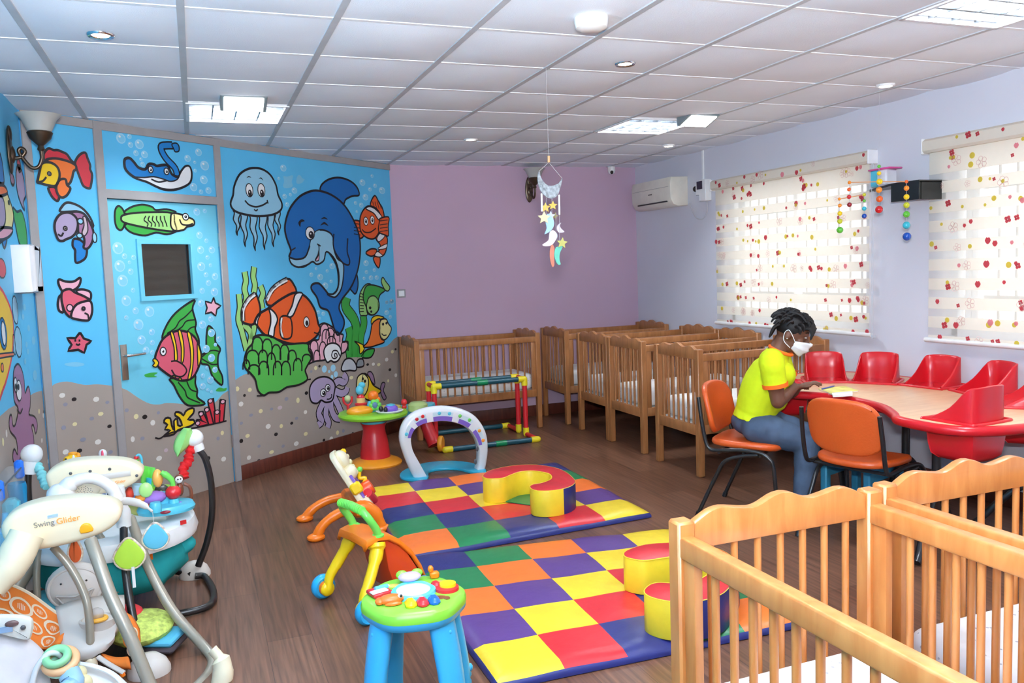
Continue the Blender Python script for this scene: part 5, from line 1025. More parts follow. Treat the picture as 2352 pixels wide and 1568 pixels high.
mb = B(); mb.box((XR-.12, yb_, 2.085), (.1, .14, .11), 0, .01); mb.build('tub', mat('frosty_white', (226, 226, 232), .4), t)
mb = B(); mb.box((XR-.12, yb_+.036, 2.085), (.104, .07, .112), 0, .008); mb.build('blue_side', AQU, t)
mb = B(); mb.box((XR-.12, yb_-.01, 2.145), (.12, .19, .012), 0, .004); mb.build('lid', pl('pink_lid', (226, 80, 150)), t)
# bead mobile
Pm = onX(2019, 417, 3.95); vn = V((CF.x, CF.y, 0)).normalized()
def pm(x, y): return onP(x, y, Pm, vn)
t = thing('bead_mobile', 'hanging mobile of rainbow wooden balls in front of the first window', 'mobile', (Pm.x, Pm.y, CEIL))
bc = dict(g=(96, 184, 60), y=(240, 200, 30), o=(240, 140, 40), t=(230, 96, 40), r=(204, 36, 40), d=(140, 24, 36), l=(200, 200, 50), a=(60, 180, 200), b=(28, 76, 168))
for x, y, r_, c in ((2019, 382, 4, 'g'), (2019, 398, 5, 'y'), (2020, 417, 7, 'y'), (2019, 436, 7, 'o'), (2020, 457, 7.5, 't'), (2019, 481, 8.5, 'r'), (1951, 419, 4, 'o'), (1950, 435, 4.5, 't'), (1950, 452, 5, 'r'), (1951, 470, 5.5, 'd'), (1928, 457, 3.5, 'o'), (1985, 447, 4, 'l'), (1929, 472, 4.5, 'o'), (1929, 490, 5.5, 'y'), (1929, 508, 6, 'l'), (1929, 528, 7.5, 'g'), (1985, 461, 3.5, 'g'), (1985, 479, 5, 'a'), (1985, 496, 5.5, 'b'), (2082, 417, 4, 't'), (2082, 432, 6, 'o'), (2082, 452, 6.5, 'y'), (2082, 471, 7, 'l'), (2082, 492, 7.5, 'g'), (2082, 517, 8.5, 'a'), (2083, 543, 9.5, 'b')):
    P = pm(x, y); mb = B(); mb.ell(P, r_/FPX*(P-CO).dot(CF), 14); mb.build('ball', pl('bead_'+c, bc[c], .2), t)
mb = B(); mb.tube([pm(1951, 419), pm(2020, 417), pm(2082, 417)], .003, 6); mb.build('top_stick', pl('stick', (214, 150, 100)), t); mb = B(); mb.tube([pm(1928, 457), pm(1985, 447)], .003, 6); mb.build('lower_stick', pl('stick', (214, 150, 100)), t)
thr = mat('white_thread', (196, 192, 192), .7)
for x, a, b in ((2019, 380, 481), (1951, 419, 470), (1928, 457, 528), (1985, 447, 496), (2082, 417, 543)): mb = B(); mb.tube([pm(x, a), pm(x, b)], .0012, 5); mb.build('string', thr, t)
q = pm(2019, 382); mb = B(); mb.tube([q, (q.x, q.y, CEIL)], .0005, 5); mb.build('hanging_string', thr, t)
# moon and star mobile
YM = 4.1
def mc(x, y): return onY(1220+x/5.23, 340+y/5.23, YM)
t = thing('star_mobile', 'hanging mobile of painted wooden moons and stars in front of the purple wall', 'mobile', (1.81, YM, CEIL))
glit = mat('speckled_moon', (150, 156, 160), .5, var=.5, scale=60)
def piece(name, pts, m, dy=0, th=.005, sm=3):
    P = smooth_closed([(mc(x, y).x, mc(x, y).z) for x, y in pts], sm) if sm else [(mc(x, y).x, mc(x, y).z) for x, y in pts]
    mb = B(); mb.at(mb.M @ XZ(YM+dy)); mb.prism(P, 0, th); return mb.build(name, m, t)
piece('crescent', [(95, 275), (75, 330), (80, 420), (110, 510), (180, 590), (250, 605), (310, 570), (345, 480), (370, 360), (330, 420), (260, 450), (200, 450), (140, 400), (105, 330)], glit, 0, .006)
def star(x, y, r_, m, dy, rot=0, n=5):
    piece('star', [(x+(r_ if k % 2 == 0 else r_*.48)*sin(pi*k/n+rot), y-(r_ if k % 2 == 0 else r_*.48)*cos(pi*k/n+rot)) for k in range(2*n)], m, dy, sm=0)
gold, pale, khaki = pl('gold', (226, 190, 96)), pl('pale_gold', (244, 236, 170)), pl('khaki', (196, 190, 110))
star(180, 712, 62, gold, .012); star(258, 690, 55, gold, .0); star(135, 840, 78, pale, -.02); star(298, 810, 45, pl('olive', (140, 130, 84)), .02, .3); star(238, 815, 58, pl('silver_star', (206, 206, 226)), .008); star(360, 1140, 68, khaki, -.01, .1)
pk = lambda n, c: pl('moon_'+n, c)
piece('moon', [(190, 790), (240, 830), (268, 900), (240, 980), (155, 1035), (180, 960), (165, 880)], pk('blue', (170, 206, 226)), -.005); piece('moon', [(255, 990), (290, 1040), (280, 1100), (230, 1165), (160, 1180), (118, 1162), (190, 1110), (200, 1040), (215, 1000)], pk('blush', (236, 218, 216)), -.015)
piece('moon', [(365, 895), (320, 930), (315, 980), (345, 1015), (405, 1005), (370, 970), (350, 930)], pk('pearl', (214, 204, 210)), .01); piece('moon', [(270, 1000), (310, 1010), (328, 1060), (290, 1120), (285, 1060)], pk('slate', (186, 196, 210)), .015)
piece('moon', [(245, 1150), (275, 1200), (270, 1300), (275, 1400), (250, 1425), (225, 1340), (220, 1250), (230, 1190)], pk('terracotta', (206, 130, 106)), 0); piece('moon', [(375, 1180), (345, 1250), (335, 1330), (350, 1395), (310, 1390), (275, 1290), (290, 1200), (330, 1180)], pk('green', (110, 196, 170)), 0)
for a, b in (((125, 545), (130, 760)), ((335, 560), (340, 800))): mb = B(); mb.tube([mc(*a), mc(*b)], .0055, 8); mb.build('white_tube', whiteP, t)
mb = B(); a, b = mc(212, 95), mc(212, 172); mb.tube([a, b], .0075, 10); mb.build('cork_bead', pl('cork', (206, 160, 110)), t)
mb = B(); mb.tube([mc(212, 170), (mc(212, 100).x, YM, CEIL+.01)], .0007, 5); mb.tube([mc(95, 278), mc(212, 170)], .001, 5); mb.tube([mc(370, 362), mc(212, 170)], .001, 5)
mb.build('thread', thr, t)
for x, a, b in ((250, 600, 1160), (180, 590, 800), (340, 800, 1180), (298, 780, 1000)): mb = B(); mb.tube([mc(x, a), mc(x, b)], .0008, 5); mb.build('string', thr, t)
# sconces
def sconce(label, loc, rz, gm):
    t = thing('wall_sconce', label, 'wall lamp', loc, rz, 'bronze wall sconces'); br = mat('antique_bronze', (92, 78, 66), .35, .5, metal=.85)
    mb = MB(); mb.ell((.012, 0, 0), (.014, .045, .13), 18); mb.ell((.016, 0, .09), (.014, .028, .05), 12); mb.ell((.02, 0, -.02), (.02, .03, .05), 12); mb.build('back_plate', br, t)
    mb = MB(); mb.tube(smooth_open([(.02, 0, -.04), (.06, 0, -.035), (.085, 0, -.005), (.07, 0, .015), (.055, 0, -.0), (.075, 0, -.045), (.11, 0, -.09), (.145, 0, -.085), (.165, 0, -.04), (.165, 0, .0)], 5), .0105, 10); mb.build('scroll_arm', br, t)
    mb = MB(); mb.lathe([(.012, 0), (.02, .01), (.014, .03), (.03, .045), (.055, .07), (.066, .1), (.06, .108)], (.165, 0, 0), 22); mb.build('metal_cup', br, t)
    mb = MB(); mb.lathe([(.055, .1), (.07, .13), (.09, .175), (.115, .2), (.108, .2), (.085, .175), (.064, .13), (.05, .105)], (.165, 0, 0), 26); mb.build('glass_shade', gm, t, recalc=False)
sconce('bronze wall lamp with frosted tulip shade in the left front corner, above the hand dryer', (XL, 5.30, 2.31), 0, mat('frosted_glass', (196, 196, 190), .35, .5, alpha=.75))
sconce('bronze wall lamp with grey shade on the purple wall behind the moon mobile', (3.30, YB, 2.37), -pi/2, mat('frosted_glass', (196, 196, 190), .35, .5, alpha=.75))
# small fittings
t = thing('security_camera', 'small white dome camera at the top of the purple wall', 'camera', (4.25, 7.99, CEIL-.05)); mb = MB(); mb.lathe([(.04, .05), (.042, .01), (.03, -.02), (.01, -.03)], n=20); mb.build('housing', whiteP, t)
mb = MB(); mb.ell((-.012, -.03, -.012), (.018, .016, .02), 12); mb.build('lens', BLK, t)
t = thing('light_switch', 'square light switch on the purple wall beside the painted wall', 'light switch', (1.90, YB, 1.36)); mb = MB(); mb.box((0, -.006, 0), (.085, .012, .085), 0, .003); mb.build('plate', mat('switch_grey', (150, 146, 146), .4), t); mb = MB(); mb.box((0, -.014, 0), (.055, .008, .055), 0, .002); mb.build('rocker', whiteP, t)
t = thing('wall_socket', 'small white wall socket low on the purple wall between two cribs', 'socket', (3.24, YB, .56)); mb = MB(); mb.box((0, -.006, 0), (.05, .012, .085), 0, .003); mb.build('plate', whiteP, t)
t = thing('hand_dryer', 'white plastic hand dryer on the left painted wall', 'hand dryer', (XL, 5.26, 1.66))
mb = MB(); mb.at(frame((0, 0, 0), (0, 1, 0), (0, 0, 1), (1, 0, 0))); R_ = [(-.09, -.13), (.09, -.13), (.105, -.1), (.105, .1), (.09, .13), (-.09, .13), (-.105, .1), (-.105, -.1)]; mb.prism(smooth_closed(R_, 3), 0, .11, bev=.03, botbev=False, bsteps=4); mb.build('cover', pl('dryer_white', (234, 234, 236), .3), t)
mb = MB(); mb.at(frame((0, 0, 0), (0, 1, 0), (0, 0, 1), (1, 0, 0))); mb.prism([(-.08, -.136), (.08, -.136), (.08, -.12), (-.08, -.12)], .02, .085); mb.build('vent', DRK, t)
# ================================================================= SEATED WOMAN
t = thing('person', 'woman in a lime green polo shirt, jeans and white face mask, seated at the table', 'person', (3.12, 4.18, .47))
skin = mat('brown_skin', (104, 66, 48), .5, .4, var=.06, scale=6, sub=.05); lime = mat('lime_polo_cloth', (206, 222, 30), .8, .2, var=.05, scale=20, bump=.35, bscale=10); trimO = mat('orange_knit_trim', (240, 108, 34), .8, .2); jean = mat('blue_denim', (70, 84, 104), .8, .2, var=.3, scale=7, bump=.3, bscale=22)
hairM = mat('black_braids', (22, 18, 18), .6, .3); maskM = mat('white_face_mask', (232, 234, 236), .8, .2, bump=.2, bscale=60)
def B(): return PB(t)
def rem(o, v=.008, it=6):
    r = o.modifiers.new('one_surface', 'REMESH'); r.mode = 'VOXEL'; r.voxel_size = v; r.use_smooth_shade = True
    s = o.modifiers.new('soften', 'SMOOTH'); s.factor = .5; s.iterations = it; return o
Ff = V((.70, -.71, 0)); Lf = V((.71, .70, 0))
pel, mid, chest, nb, hd = V((3.20, 4.175, .575)), V((3.205, 4.15, .75)), V((3.24, 4.10, .90)), V((3.262, 4.065, .995)), V((3.355, 4.055, 1.112))
NS, FS = V((3.135, 3.965, .945)), V((3.37, 4.20, .945)); NE, FE = V((3.17, 3.955, .725)), V((3.45, 4.18, .73)); NH, FH = V((3.405, 4.09, .775)), V((3.46, 4.13, .765))
NHp, FHp = V((3.135, 4.095, .55)), V((3.25, 4.235, .55)); NK, FK = V((3.365, 3.93, .46)), V((3.50, 4.07, .47)); NA, FA = V((3.315, 3.93, .10)), V((3.47, 4.09, .10))
hf = V((.66, -.62, -.42)).normalized(); hl = V((0, 0, 1)).cross(hf).normalized(); hu = hf.cross(hl); HM = frame(hd, hf, hl, hu)
def hp(x, y, z): return HM @ V((x, y, z))
H3 = HM.to_3x3()
# body: one continuous skin
mb = B()
mb.ell(hd+hu*.02, (.098, .078, .092), 20, M=H3); mb.ell(hp(.028, 0, -.045), (.066, .058, .072), 16, M=H3); mb.ell(hp(.058, 0, -.09), (.028, .032, .022), 12, M=H3)
mb.tube([hp(.088, 0, .012), hp(.108, 0, -.022), hp(.112, 0, -.03)], [.010, .016, .015], 10); mb.ell(hp(.1, .014, -.034), .010, 8); mb.ell(hp(.1, -.014, -.034), .010, 8)
for s in (-1, 1): mb.ell(hp(-.012, s*.078, -.012), (.022, .010, .032), 10, M=H3); mb.ell(hp(.07, s*.034, .022), (.02, .022, .012), 10, M=H3); mb.ell(hp(.062, s*.045, -.02), (.022, .02, .02), 10, M=H3)
mb.tube([nb-V((.02, -.02, .03)), hd-hf*.03-hu*.05], [.06, .05], 14)
mb.tube([pel, mid, chest, nb], [.13, .125, .13, .07], 16, up=Ff, flat=.7)
for S_, E_2, H_2 in ((NS, NE, NH), (FS, FE, FH)):
    mb.tube(smooth_open([chest+(S_-chest)*.5, S_, S_+(E_2-S_)*.5, E_2], 4), [.06, .056, .05, .044], 12); mb.ell(E_2, .043, 12); mb.tube([E_2, E_2+(H_2-E_2)*.4, H_2], [.043, .042, .028], 12)
for Hh, K_, A_ in ((NHp, NK, NA), (FHp, FK, FA)):
    mb.tube([Hh, K_], [.075, .055], 12); mb.tube([K_, A_], [.05, .035], 12); d = Ff*.9; toe = V((A_.x, A_.y, .03))+d*.14; mb.tube([V((A_.x, A_.y, .05))-d*.04, V((A_.x, A_.y, .04))+d*.05, toe], [.035, .036, .026], 12); mb.tube([A_, V((A_.x, A_.y, .05))], [.035, .036], 12)
# hands with separate fingers
for H_2, E_2, sg in ((NH, NE, 1), (FH, FE, -1)):
    ax = (H_2-E_2).normalized(); ax = (ax*.8+V((.55, .1, -.25))).normalized(); sdv = ax.cross(V((0, 0, 1))).normalized(); upv = sdv.cross(ax)
    mb.tube([H_2, H_2+ax*.045, H_2+ax*.08], [.027, .034, .034], 12, up=upv, flat=.55)
    for k, (o, ln) in enumerate(((-.027, .065), (-.009, .075), (.009, .07), (.026, .055))):
        b = H_2+ax*.075+sdv*o; mb.tube(smooth_open([b, b+ax*ln*.4+upv*.006, b+ax*ln*.75-upv*.008, b+ax*ln*.9-upv*.024], 3), [.0105, .0095, .0085, .007], 8)
    b = H_2+ax*.025-sdv*sg*.025; mb.tube(smooth_open([b, b-sdv*sg*.022+ax*.025, b-sdv*sg*.02+ax*.055-upv*.006], 3), [.012, .011, .009], 8)
rem(mb.build('body', skin, t), .006, 4)
# eyes and brows
for s in (-1, 1):
    mb = B(); mb.ell(hp(.083, s*.034, .012), (.010, .014, .006), 12, M=H3); mb.build('eye', mat('eye_white', (224, 218, 210), .2), t); mb = B(); mb.ell(hp(.091, s*.034, .009), (.004, .006, .005), 10, M=H3); mb.build('pupil', BLK, t)
    mb = B(); mb.tube([hp(.088, s*.016, .038), hp(.087, s*.036, .045), hp(.074, s*.055, .038)], [.003, .0035, .002], 6); mb.build('eyebrow', hairM, t)
    mb = B(); mb.tube([hp(.088, s*.02, .019), hp(.089, s*.036, .021), hp(.076, s*.052, .014)], [.0035, .004, .002], 6); mb.build('eyelid', mat('eyelid_skin', (84, 52, 38), .5), t)
# hair: cap of thin braids swept up and back
mb = B(); mb.ell(hp(-.016, 0, .04), (.098, .088, .084), 20, M=H3); rnd = random.Random(11)
for k in range(90):
    a = rnd.uniform(-pi, pi); e = rnd.uniform(.05, 1.45); n_ = V((cos(e)*cos(a), cos(e)*sin(a), sin(e)))
    if n_.x > .55 and n_.z < .5: continue
    b = V((-.016+.092*n_.x, .084*n_.y, .04+.08*n_.z)); back = V((-.4, 0, .2)) if n_.x < .1 else V((.5, 0, .25)); dn = V((0, 0, -1))
    p1 = b+n_*.016+back*.02; p2 = p1+back*.03+n_*.006+dn*.018; p3 = p2+dn*.03+back*.015
    mb.tube(smooth_open([hp(*b), hp(*p1), hp(*p2), hp(*p3)], 2), [.009, .0085, .007, .004], 6)
for k in range(16):
    y = -.07+.14*k/15; b = V((.055, y, .095-abs(y)*.5)); mb.tube(smooth_open([hp(*b), hp(b.x+.03, y*1.1, b.z+.012), hp(b.x+.055, y*1.15, b.z-.015), hp(b.x+.06, y*1.15, b.z-.045+.02*(k % 3))], 2), [.010, .009, .008, .004], 6)
for k in range(14):
    y = -.075+.15*k/13; b = V((-.085, y, .03)); mb.tube(smooth_open([hp(*b), hp(b.x-.02, y*1.1, .0), hp(b.x-.02, y*1.1, -.05-.02*(k % 2))], 2), [.011, .009, .004], 6)
for k in range(7): y = -.06+.02*k; mb.tube(smooth_open([hp(.05, y, .10), hp(.0, y*1.1, .126), hp(-.06, y, .118)], 3), .008, 6)
mb.build('hair', hairM, t)
# mask with ear loops
mb = B(); rows = []
for i in range(9):
    v = i/8; z = -.010-.1*v; r_ = []
    for j in range(17):
        a = radians(-78+156*j/16); k = 1-.25*max(0, v-.55)/.45; x = .02+(.098+.02*math.exp(-(a/.35)**2)*(1-v*.6)+.004*sin(v*14))*cos(a)*k; y = .078*sin(a)*k; r_.append(hp(x, y, z-.018*(abs(a)/1.36)**2*(1-v)+.03*(abs(a)/1.36)**2*v))
    rows.append(r_)
mb.patch(rows); solid(mb.build('face_mask', maskM, t, recalc=False), .003, 1)
for s in (-1, 1):
    mb = B(); mb.tube(smooth_open([hp(.04, s*.08, -.03), hp(.01, s*.088, .0), hp(-.02, s*.088, .02), hp(-.035, s*.085, -.005), hp(-.02, s*.086, -.05), hp(.03, s*.08, -.075)], 4), .0022, 6); mb.build('ear_loop', maskM, t)
mb = B(); mb.ell(hp(-.008, -.09, -.03), .006, 10); mb.build('earring', chrome, t)
# clothes
mb = B(); up_ = Ff
mb.tube(smooth_open([pel+V((-.015, .012, .02)), pel+V((-.01, .005, .07)), mid, chest, nb-V((0, 0, .015)), nb+V((.012, -.01, .02))], 4), [.182, .175, .172, .168, .165, .17, .17, .172, .175, .175, .172, .16, .15, .125, .105, .095, .085, .08, .074, .07, .066], 22, up=up_, flat=.76)
mb.ell(chest+Ff*.045-V((0, 0, .035)), (.1, .1, .09), 14); mb.ell(mid+Ff*.05-V((0, 0, .03)), (.11, .11, .1), 14)
for S_, E_2 in ((NS, NE), (FS, FE)):
    d = (E_2-S_).normalized(); mb.tube(smooth_open([chest+(S_-chest)*.45+V((0, 0, .04)), S_+V((0, 0, .012)), S_+d*.06, S_+d*.125], 4), [.075, .073, .072, .07], 16)
rem(mb.build('polo_shirt', lime, t), .008, 5)
for S_, E_2 in ((NS, NE), (FS, FE)):
    d = (E_2-S_).normalized(); mb = B(); mb.tube([S_+d*.112, S_+d*.135], .0745, 20); mb.build('sleeve_trim', trimO, t)
mb = B(); c = nb+V((.012, -.01, .018)); rg = [c+Ff*(.064*cos(a))+Lf*(.072*sin(a))+V((0, 0, -.028*cos(a))) for a in [2*pi*k/20 for k in range(20)]]; mb.tube(rg, .0095, 8, closed=True); mb.build('collar', trimO, t)
mb = B(); c = chest+Ff*.143+V((0, 0, -.01)); mb.ell(c, (.012, .03, .004), 10); mb.build('chest_print', mat('print_red', (170, 60, 30), .7), t)
mb = B(); mb.ell(pel+V((-.01, .01, -.005)), (.155, .155, .10), 18)
for Hh, K_, A_ in ((NHp, NK, NA), (FHp, FK, FA)):
    mb.tube(smooth_open([Hh, Hh+(K_-Hh)*.35, K_-(K_-Hh)*.1], 5), [.105, .098, .088, .076], 16); mb.ell(K_, (.073, .073, .072), 14); mb.ell(Hh, (.105, .105, .1), 16); mb.tube(smooth_open([K_, K_+(A_-K_)*.35, A_+V((0, 0, .015))], 4), [.072, .07, .06, .054], 16)
rem(mb.build('jeans', jean, t), .009, 5)
for A_ in (NA, FA):
    toe = V((A_.x, A_.y, 0))+Ff*.06; mb = B(); M_ = frame((toe.x, toe.y, 0), Ff, Lf, (0, 0, 1)); mb.M = mb.M @ M_; mb.prism(smooth_closed([(-.11, -.03), (-.04, -.036), (.06, -.042), (.11, -.03), (.12, 0), (.11, .03), (.06, .042), (-.04, .036), (-.11, .03)], 2), 0, .014, bev=.003); mb.build('sandal_sole', mat('sandal_brown', (120, 70, 50), .6), t)
# ================================================================= BABY SEATS ON THE LEFT
swc = pl('swing_cream', (246, 230, 196), .35); tubeB = mat('taupe_metal_tube', (158, 148, 132), .3, .5, metal=.2); shell = pl('warm_grey_shell', (212, 203, 194), .4)
pY = lambda pts, Y: [tuple(onY(x, y, Y)) for x, y in pts]
def lerpY(pts, a, b): return [tuple(onY(x, y, a+(b-a)*k/(len(pts)-1))) for k, (x, y) in enumerate(pts)]
t = thing('baby_swing', 'cream baby swing with Swing and Glider lettering, orange ring pattern seat', 'baby swing', (-.5, 3.75, 0))
def B(): return PB(t)
def slab(name, pts, Y, th, m, bev=.03, sm=3, par=None):
    P = smooth_closed([(onY(x, y, Y).x, onY(x, y, Y).z) for x, y in pts], sm); mb = B(); mb.at(mb.M @ XZ(Y)); mb.prism(P, -th, 0, bev=bev, bsteps=4); return mb.build(name, m, par or t, ang=60)
fh = slab('motor_housing', [(0, 1212), (20, 1184), (60, 1164), (120, 1151), (200, 1147), (255, 1155), (277, 1172), (272, 1198), (240, 1224), (180, 1246), (100, 1264), (40, 1264), (8, 1244)], 3.50, .13, swc, .028)
rh = slab('rear_housing', [(104, 1103), (112, 1083), (150, 1064), (210, 1056), (280, 1058), (318, 1070), (329, 1086), (312, 1108), (275, 1126), (200, 1142), (130, 1142)], 4.12, .12, swc, .022)
o = onY(78, 1213, 3.497); e = onY(178, 1193, 3.497); xd = (e-o).normalized(); Tm = Matrix.Translation(-t.location) @ frame(o, xd, V((0, -1, 0)).cross(xd), (0, -1, 0))
lettering('lettering_grey', 'Swing', .030, Tm, mat('grey_print', (130, 124, 120), .5), fh)
o2 = onY(130, 1204, 3.497); Tm2 = Matrix.Translation(-t.location) @ frame(o2, xd, V((0, -1, 0)).cross(xd), (0, -1, 0)); lettering('lettering_orange', 'Glider', .032, Tm2, mat('orange_print', (250, 160, 60), .5), fh)
o4 = onY(122, 1204, 3.497); lettering('lettering_pale', '&', .022, Matrix.Translation(-t.location) @ frame(o4, xd, V((0, -1, 0)).cross(xd), (0, -1, 0)), mat('pale_print', (214, 218, 226), .5), fh)
mb = B(); a, b = onY(109, 1186, 3.498), onY(133, 1181, 3.498); mb.tube([a, b], .004, 6, flat=.3, up=(0, 1, 0)); a, b = onY(109, 1190, 3.498), onY(133, 1185, 3.498); mb.tube([a, b], .002, 6, flat=.3, up=(0, 1, 0)); mb.build('small_blue_print', mat('blue_print', (170, 200, 236), .5), fh)
o3 = onY(264, 1111, 4.117); xd2 = (onY(290, 1106, 4.117)-o3).normalized(); lettering('lettering_glide', 'Glider', .018, Matrix.Translation(-t.location) @ frame(o3, xd2, V((0, -1, 0)).cross(xd2), (0, -1, 0)), mat('orange_print', (250, 160, 60), .5), rh)
slab('orange_latch', [(185, 1226), (183, 1212), (192, 1203), (204, 1203), (211, 1210), (213, 1220)], 3.49, .02, pl('latch_orange', (250, 172, 30)), .006, 2, fh)
mb = B(); a, b = onY(214, 1098, 4.117), onY(300, 1086, 4.117); mb.tube([a, b], .013, 10, flat=.3, up=(0, 1, 0)); mb.build('slot', shell, rh)
for x, y in ((162, 1087), (207, 1082), (252, 1077), (314, 1092)): mb = B(); mb.ell(onY(x, y, 4.118), (.007, .004, .007), 10); mb.build('screw', DRK, rh)
mb = B(); mb.tube(smooth_open(lerpY([(62, 1226), (45, 1260), (22, 1300), (-20, 1345)], 3.46, 3.40), 4), [.06, .062, .06, .055], 18); mb.build('swing_arm', swc, t)
arch = smooth_open(lerpY([(140, 1140), (150, 1122), (170, 1106), (195, 1098), (222, 1100), (246, 1112), (262, 1128), (268, 1150)], 3.85, 3.85), 4)
mb = B(); mb.tube(arch, [.042, .034, .026, .024, .024, .024, .026, .03], 14); mb.build('mobile_arch', pl('arch_pale', (230, 226, 222), .3), t)
mb = B(); c = onY(140, 1140, 3.85); mb.lathe([(.056, -.02), (.057, .0), (.05, .03), (.03, .05), (.005, .056)], c, 22); mb.build('arch_dome', pl('arch_pale', (230, 226, 222), .3), t)
mb = B(); c = onY(195, 1127, 3.9); mb.ell(c, (.06, .012, .03), 20); sp = mb.build('speaker_grille', pl('speaker_cream', (222, 212, 190), .5), t)
mb = B()
for k in range(36): rr_ = .026*sqrt(k/36); a = k*2.4; mb.ell(c+V((rr_*cos(a)*1.2, -.0125, rr_*sin(a)*.9)), .0016, 6)
mb.build('speaker_holes', DRK, sp)
mb = B(); mb.tube(smooth_open(lerpY([(282, 1150), (305, 1152), (330, 1160), (350, 1174)], 3.85, 3.8), 4), [.012, .012, .01, .004], 10, flat=1.5); mb.build('mobile_branch', shell, t)
# tubes
def tb(name, pts, a, b, r_, m=tubeB): mb = B(); mb.tube(smooth_open(lerpY(pts, a, b), 5), r_, 14); return mb.build(name, m, t)
tb('frame_tube', [(208, 1240), (226, 1290), (255, 1370), (300, 1465), (352, 1590)], 3.46, 3.22, .0235)
tb('frame_tube', [(300, 1190), (318, 1240), (345, 1310), (395, 1400), (455, 1470), (487, 1510), (480, 1545), (450, 1580)], 4.05, 3.33, .021)
tb('frame_tube', [(95, 1255), (70, 1300), (40, 1345), (20, 1380)], 4.1, 4.0, .03)
tb('hanger_tube', [(122, 1255), (160, 1300), (190, 1355), (204, 1410), (209, 1516)], 3.62, 3.50, .0155)
tb('hanger_tube', [(88, 1262), (84, 1320), (86, 1375)], 4.05, 4.0, .015); tb('hanger_tube', [(225, 1225), (248, 1260), (264, 1310), (266, 1360)], 4.05, 4.0, .016)
mb = B(); c = onY(209, 1520, 3.5); mb.lathe([(.026, -.06), (.024, -.02), (.022, .012), (.016, .02)], c, 18); mb.build('tube_socket', swc, t)
mb = B(); mb.tube(smooth_open(lerpY([(487, 1490), (507, 1515), (512, 1550), (500, 1590), (470, 1610)], 3.36, 3.30), 4), [.02, .036, .04, .036, .03], 16); mb.build('rubber_foot', swc, t)
# seat cloth with ring pattern
orC = mat('orange_ring_cloth', (238, 128, 52), .8, .2, var=.04, scale=20); crC = mat('cream_ring_print', (246, 222, 190), .8, .2)
def sheet_(name, grid, m, par=None, th=.012):
    """grid rows of (x, y, depth) samples"""
    rows = [[onY(x, y, Y) for x, y, Y in r] for r in grid]; R2 = []
    cols = [smooth_open([tuple(p) for p in r], 4) for r in rows]
    for j in range(len(cols[0])): pass
    M_ = [smooth_open([tuple(cols[i][j]) for i in range(len(cols))], 4) for j in range(len(cols[0]))]
    mb = B(); mb.patch(M_); o = mb.build(name, m, par or t, recalc=False); solid(o, th, 0); return o, M_
so, G = sheet_('seat_cloth', [[(-50, 1320, 3.75), (10, 1338, 3.75), (65, 1362, 3.74), (125, 1405, 3.70), (170, 1432, 3.62)], [(-60, 1390, 3.66), (0, 1400, 3.68), (60, 1420, 3.68), (115, 1450, 3.64), (150, 1455, 3.58)], [(-60, 1440, 3.5), (-10, 1450, 3.52), (50, 1465, 3.54), (100, 1490, 3.53), (135, 1478, 3.50)]], orC)
mb = B(); ee = [tuple(p) for p in [r[0] for r in G]]; mb.tube(ee, .008, 8); mb.build('piping', crC, so)
def ringdeco(cu, cv, ru, inner):
    """flat printed ring lying just above the cloth"""
    nu, nv = len(G)-1, len(G[0])-1
    def s(u, v):
        u = min(max(u, 0), .999)*nu; v = min(max(v, 0), .999)*nv; i, j = int(u), int(v); a, b = u-i, v-j
        p = V(G[i][j])*(1-a)*(1-b)+V(G[i+1][j])*a*(1-b)+V(G[i][j+1])*(1-a)*b+V(G[i+1][j+1])*a*b
        du = V(G[i+1][j])-V(G[i][j]); dv = V(G[i][j+1])-V(G[i][j]); n_ = du.cross(dv).normalized(); n_ = n_ if n_.y < 0 else -n_; return p+n_*.0085
    vs = []; fs = []; n_ = 24
    for k in range(n_): a = 2*pi*k/n_; vs += [s(cu+ru*cos(a), cv+ru*1.5*sin(a)), s(cu+ru*inner*cos(a), cv+ru*1.5*inner*sin(a))]
    fs = [(2*k, 2*k+1, (2*k+3) % (2*n_), (2*k+2) % (2*n_)) for k in range(n_)]
    mb.add(vs, fs)
    for q in range(-2, 3):
        h = ru*.38*sqrt(max(0, 1-(q/3)**2)); uu = cu+q*ru*.14; mb.add([s(uu-ru*.035, cv-h*1.5), s(uu+ru*.035, cv-h*1.5), s(uu+ru*.035, cv+h*1.5), s(uu-ru*.035, cv+h*1.5)], [(0, 1, 2, 3)])
mb = B()
for u, v, r_ in ((.26, .22, .06), (.44, .33, .1), (.62, .22, .065), (.28, .68, .11), (.58, .66, .08), (.8, .42, .11), (.45, .88, .06), (.8, .84, .1), (.95, .2, .06), (.1, .45, .09), (.1, .88, .07)): ringdeco(u, v, r_*1.2, .76)
mb.build('ring_print', crC, so, recalc=False)
o2_, _ = sheet_('side_cloth', [[(276, 1405, 3.60), (300, 1415, 3.58), (318, 1445, 3.56)], [(278, 1440, 3.52), (302, 1455, 3.50), (320, 1478, 3.49)], [(285, 1480, 3.48), (300, 1495, 3.46), (314, 1505, 3.45)]], orC)
for x, y in ((300, 1455), (308, 1490)):
    mb = B(); c = onY(x, y, 3.49); rg = [c+V((.024*cos(a), -.004, .028*sin(a))) for a in [2*pi*k/18 for k in range(18)]]; mb.tube(rg, .003, 6, closed=True); mb.build('ring_print', crC, o2_)
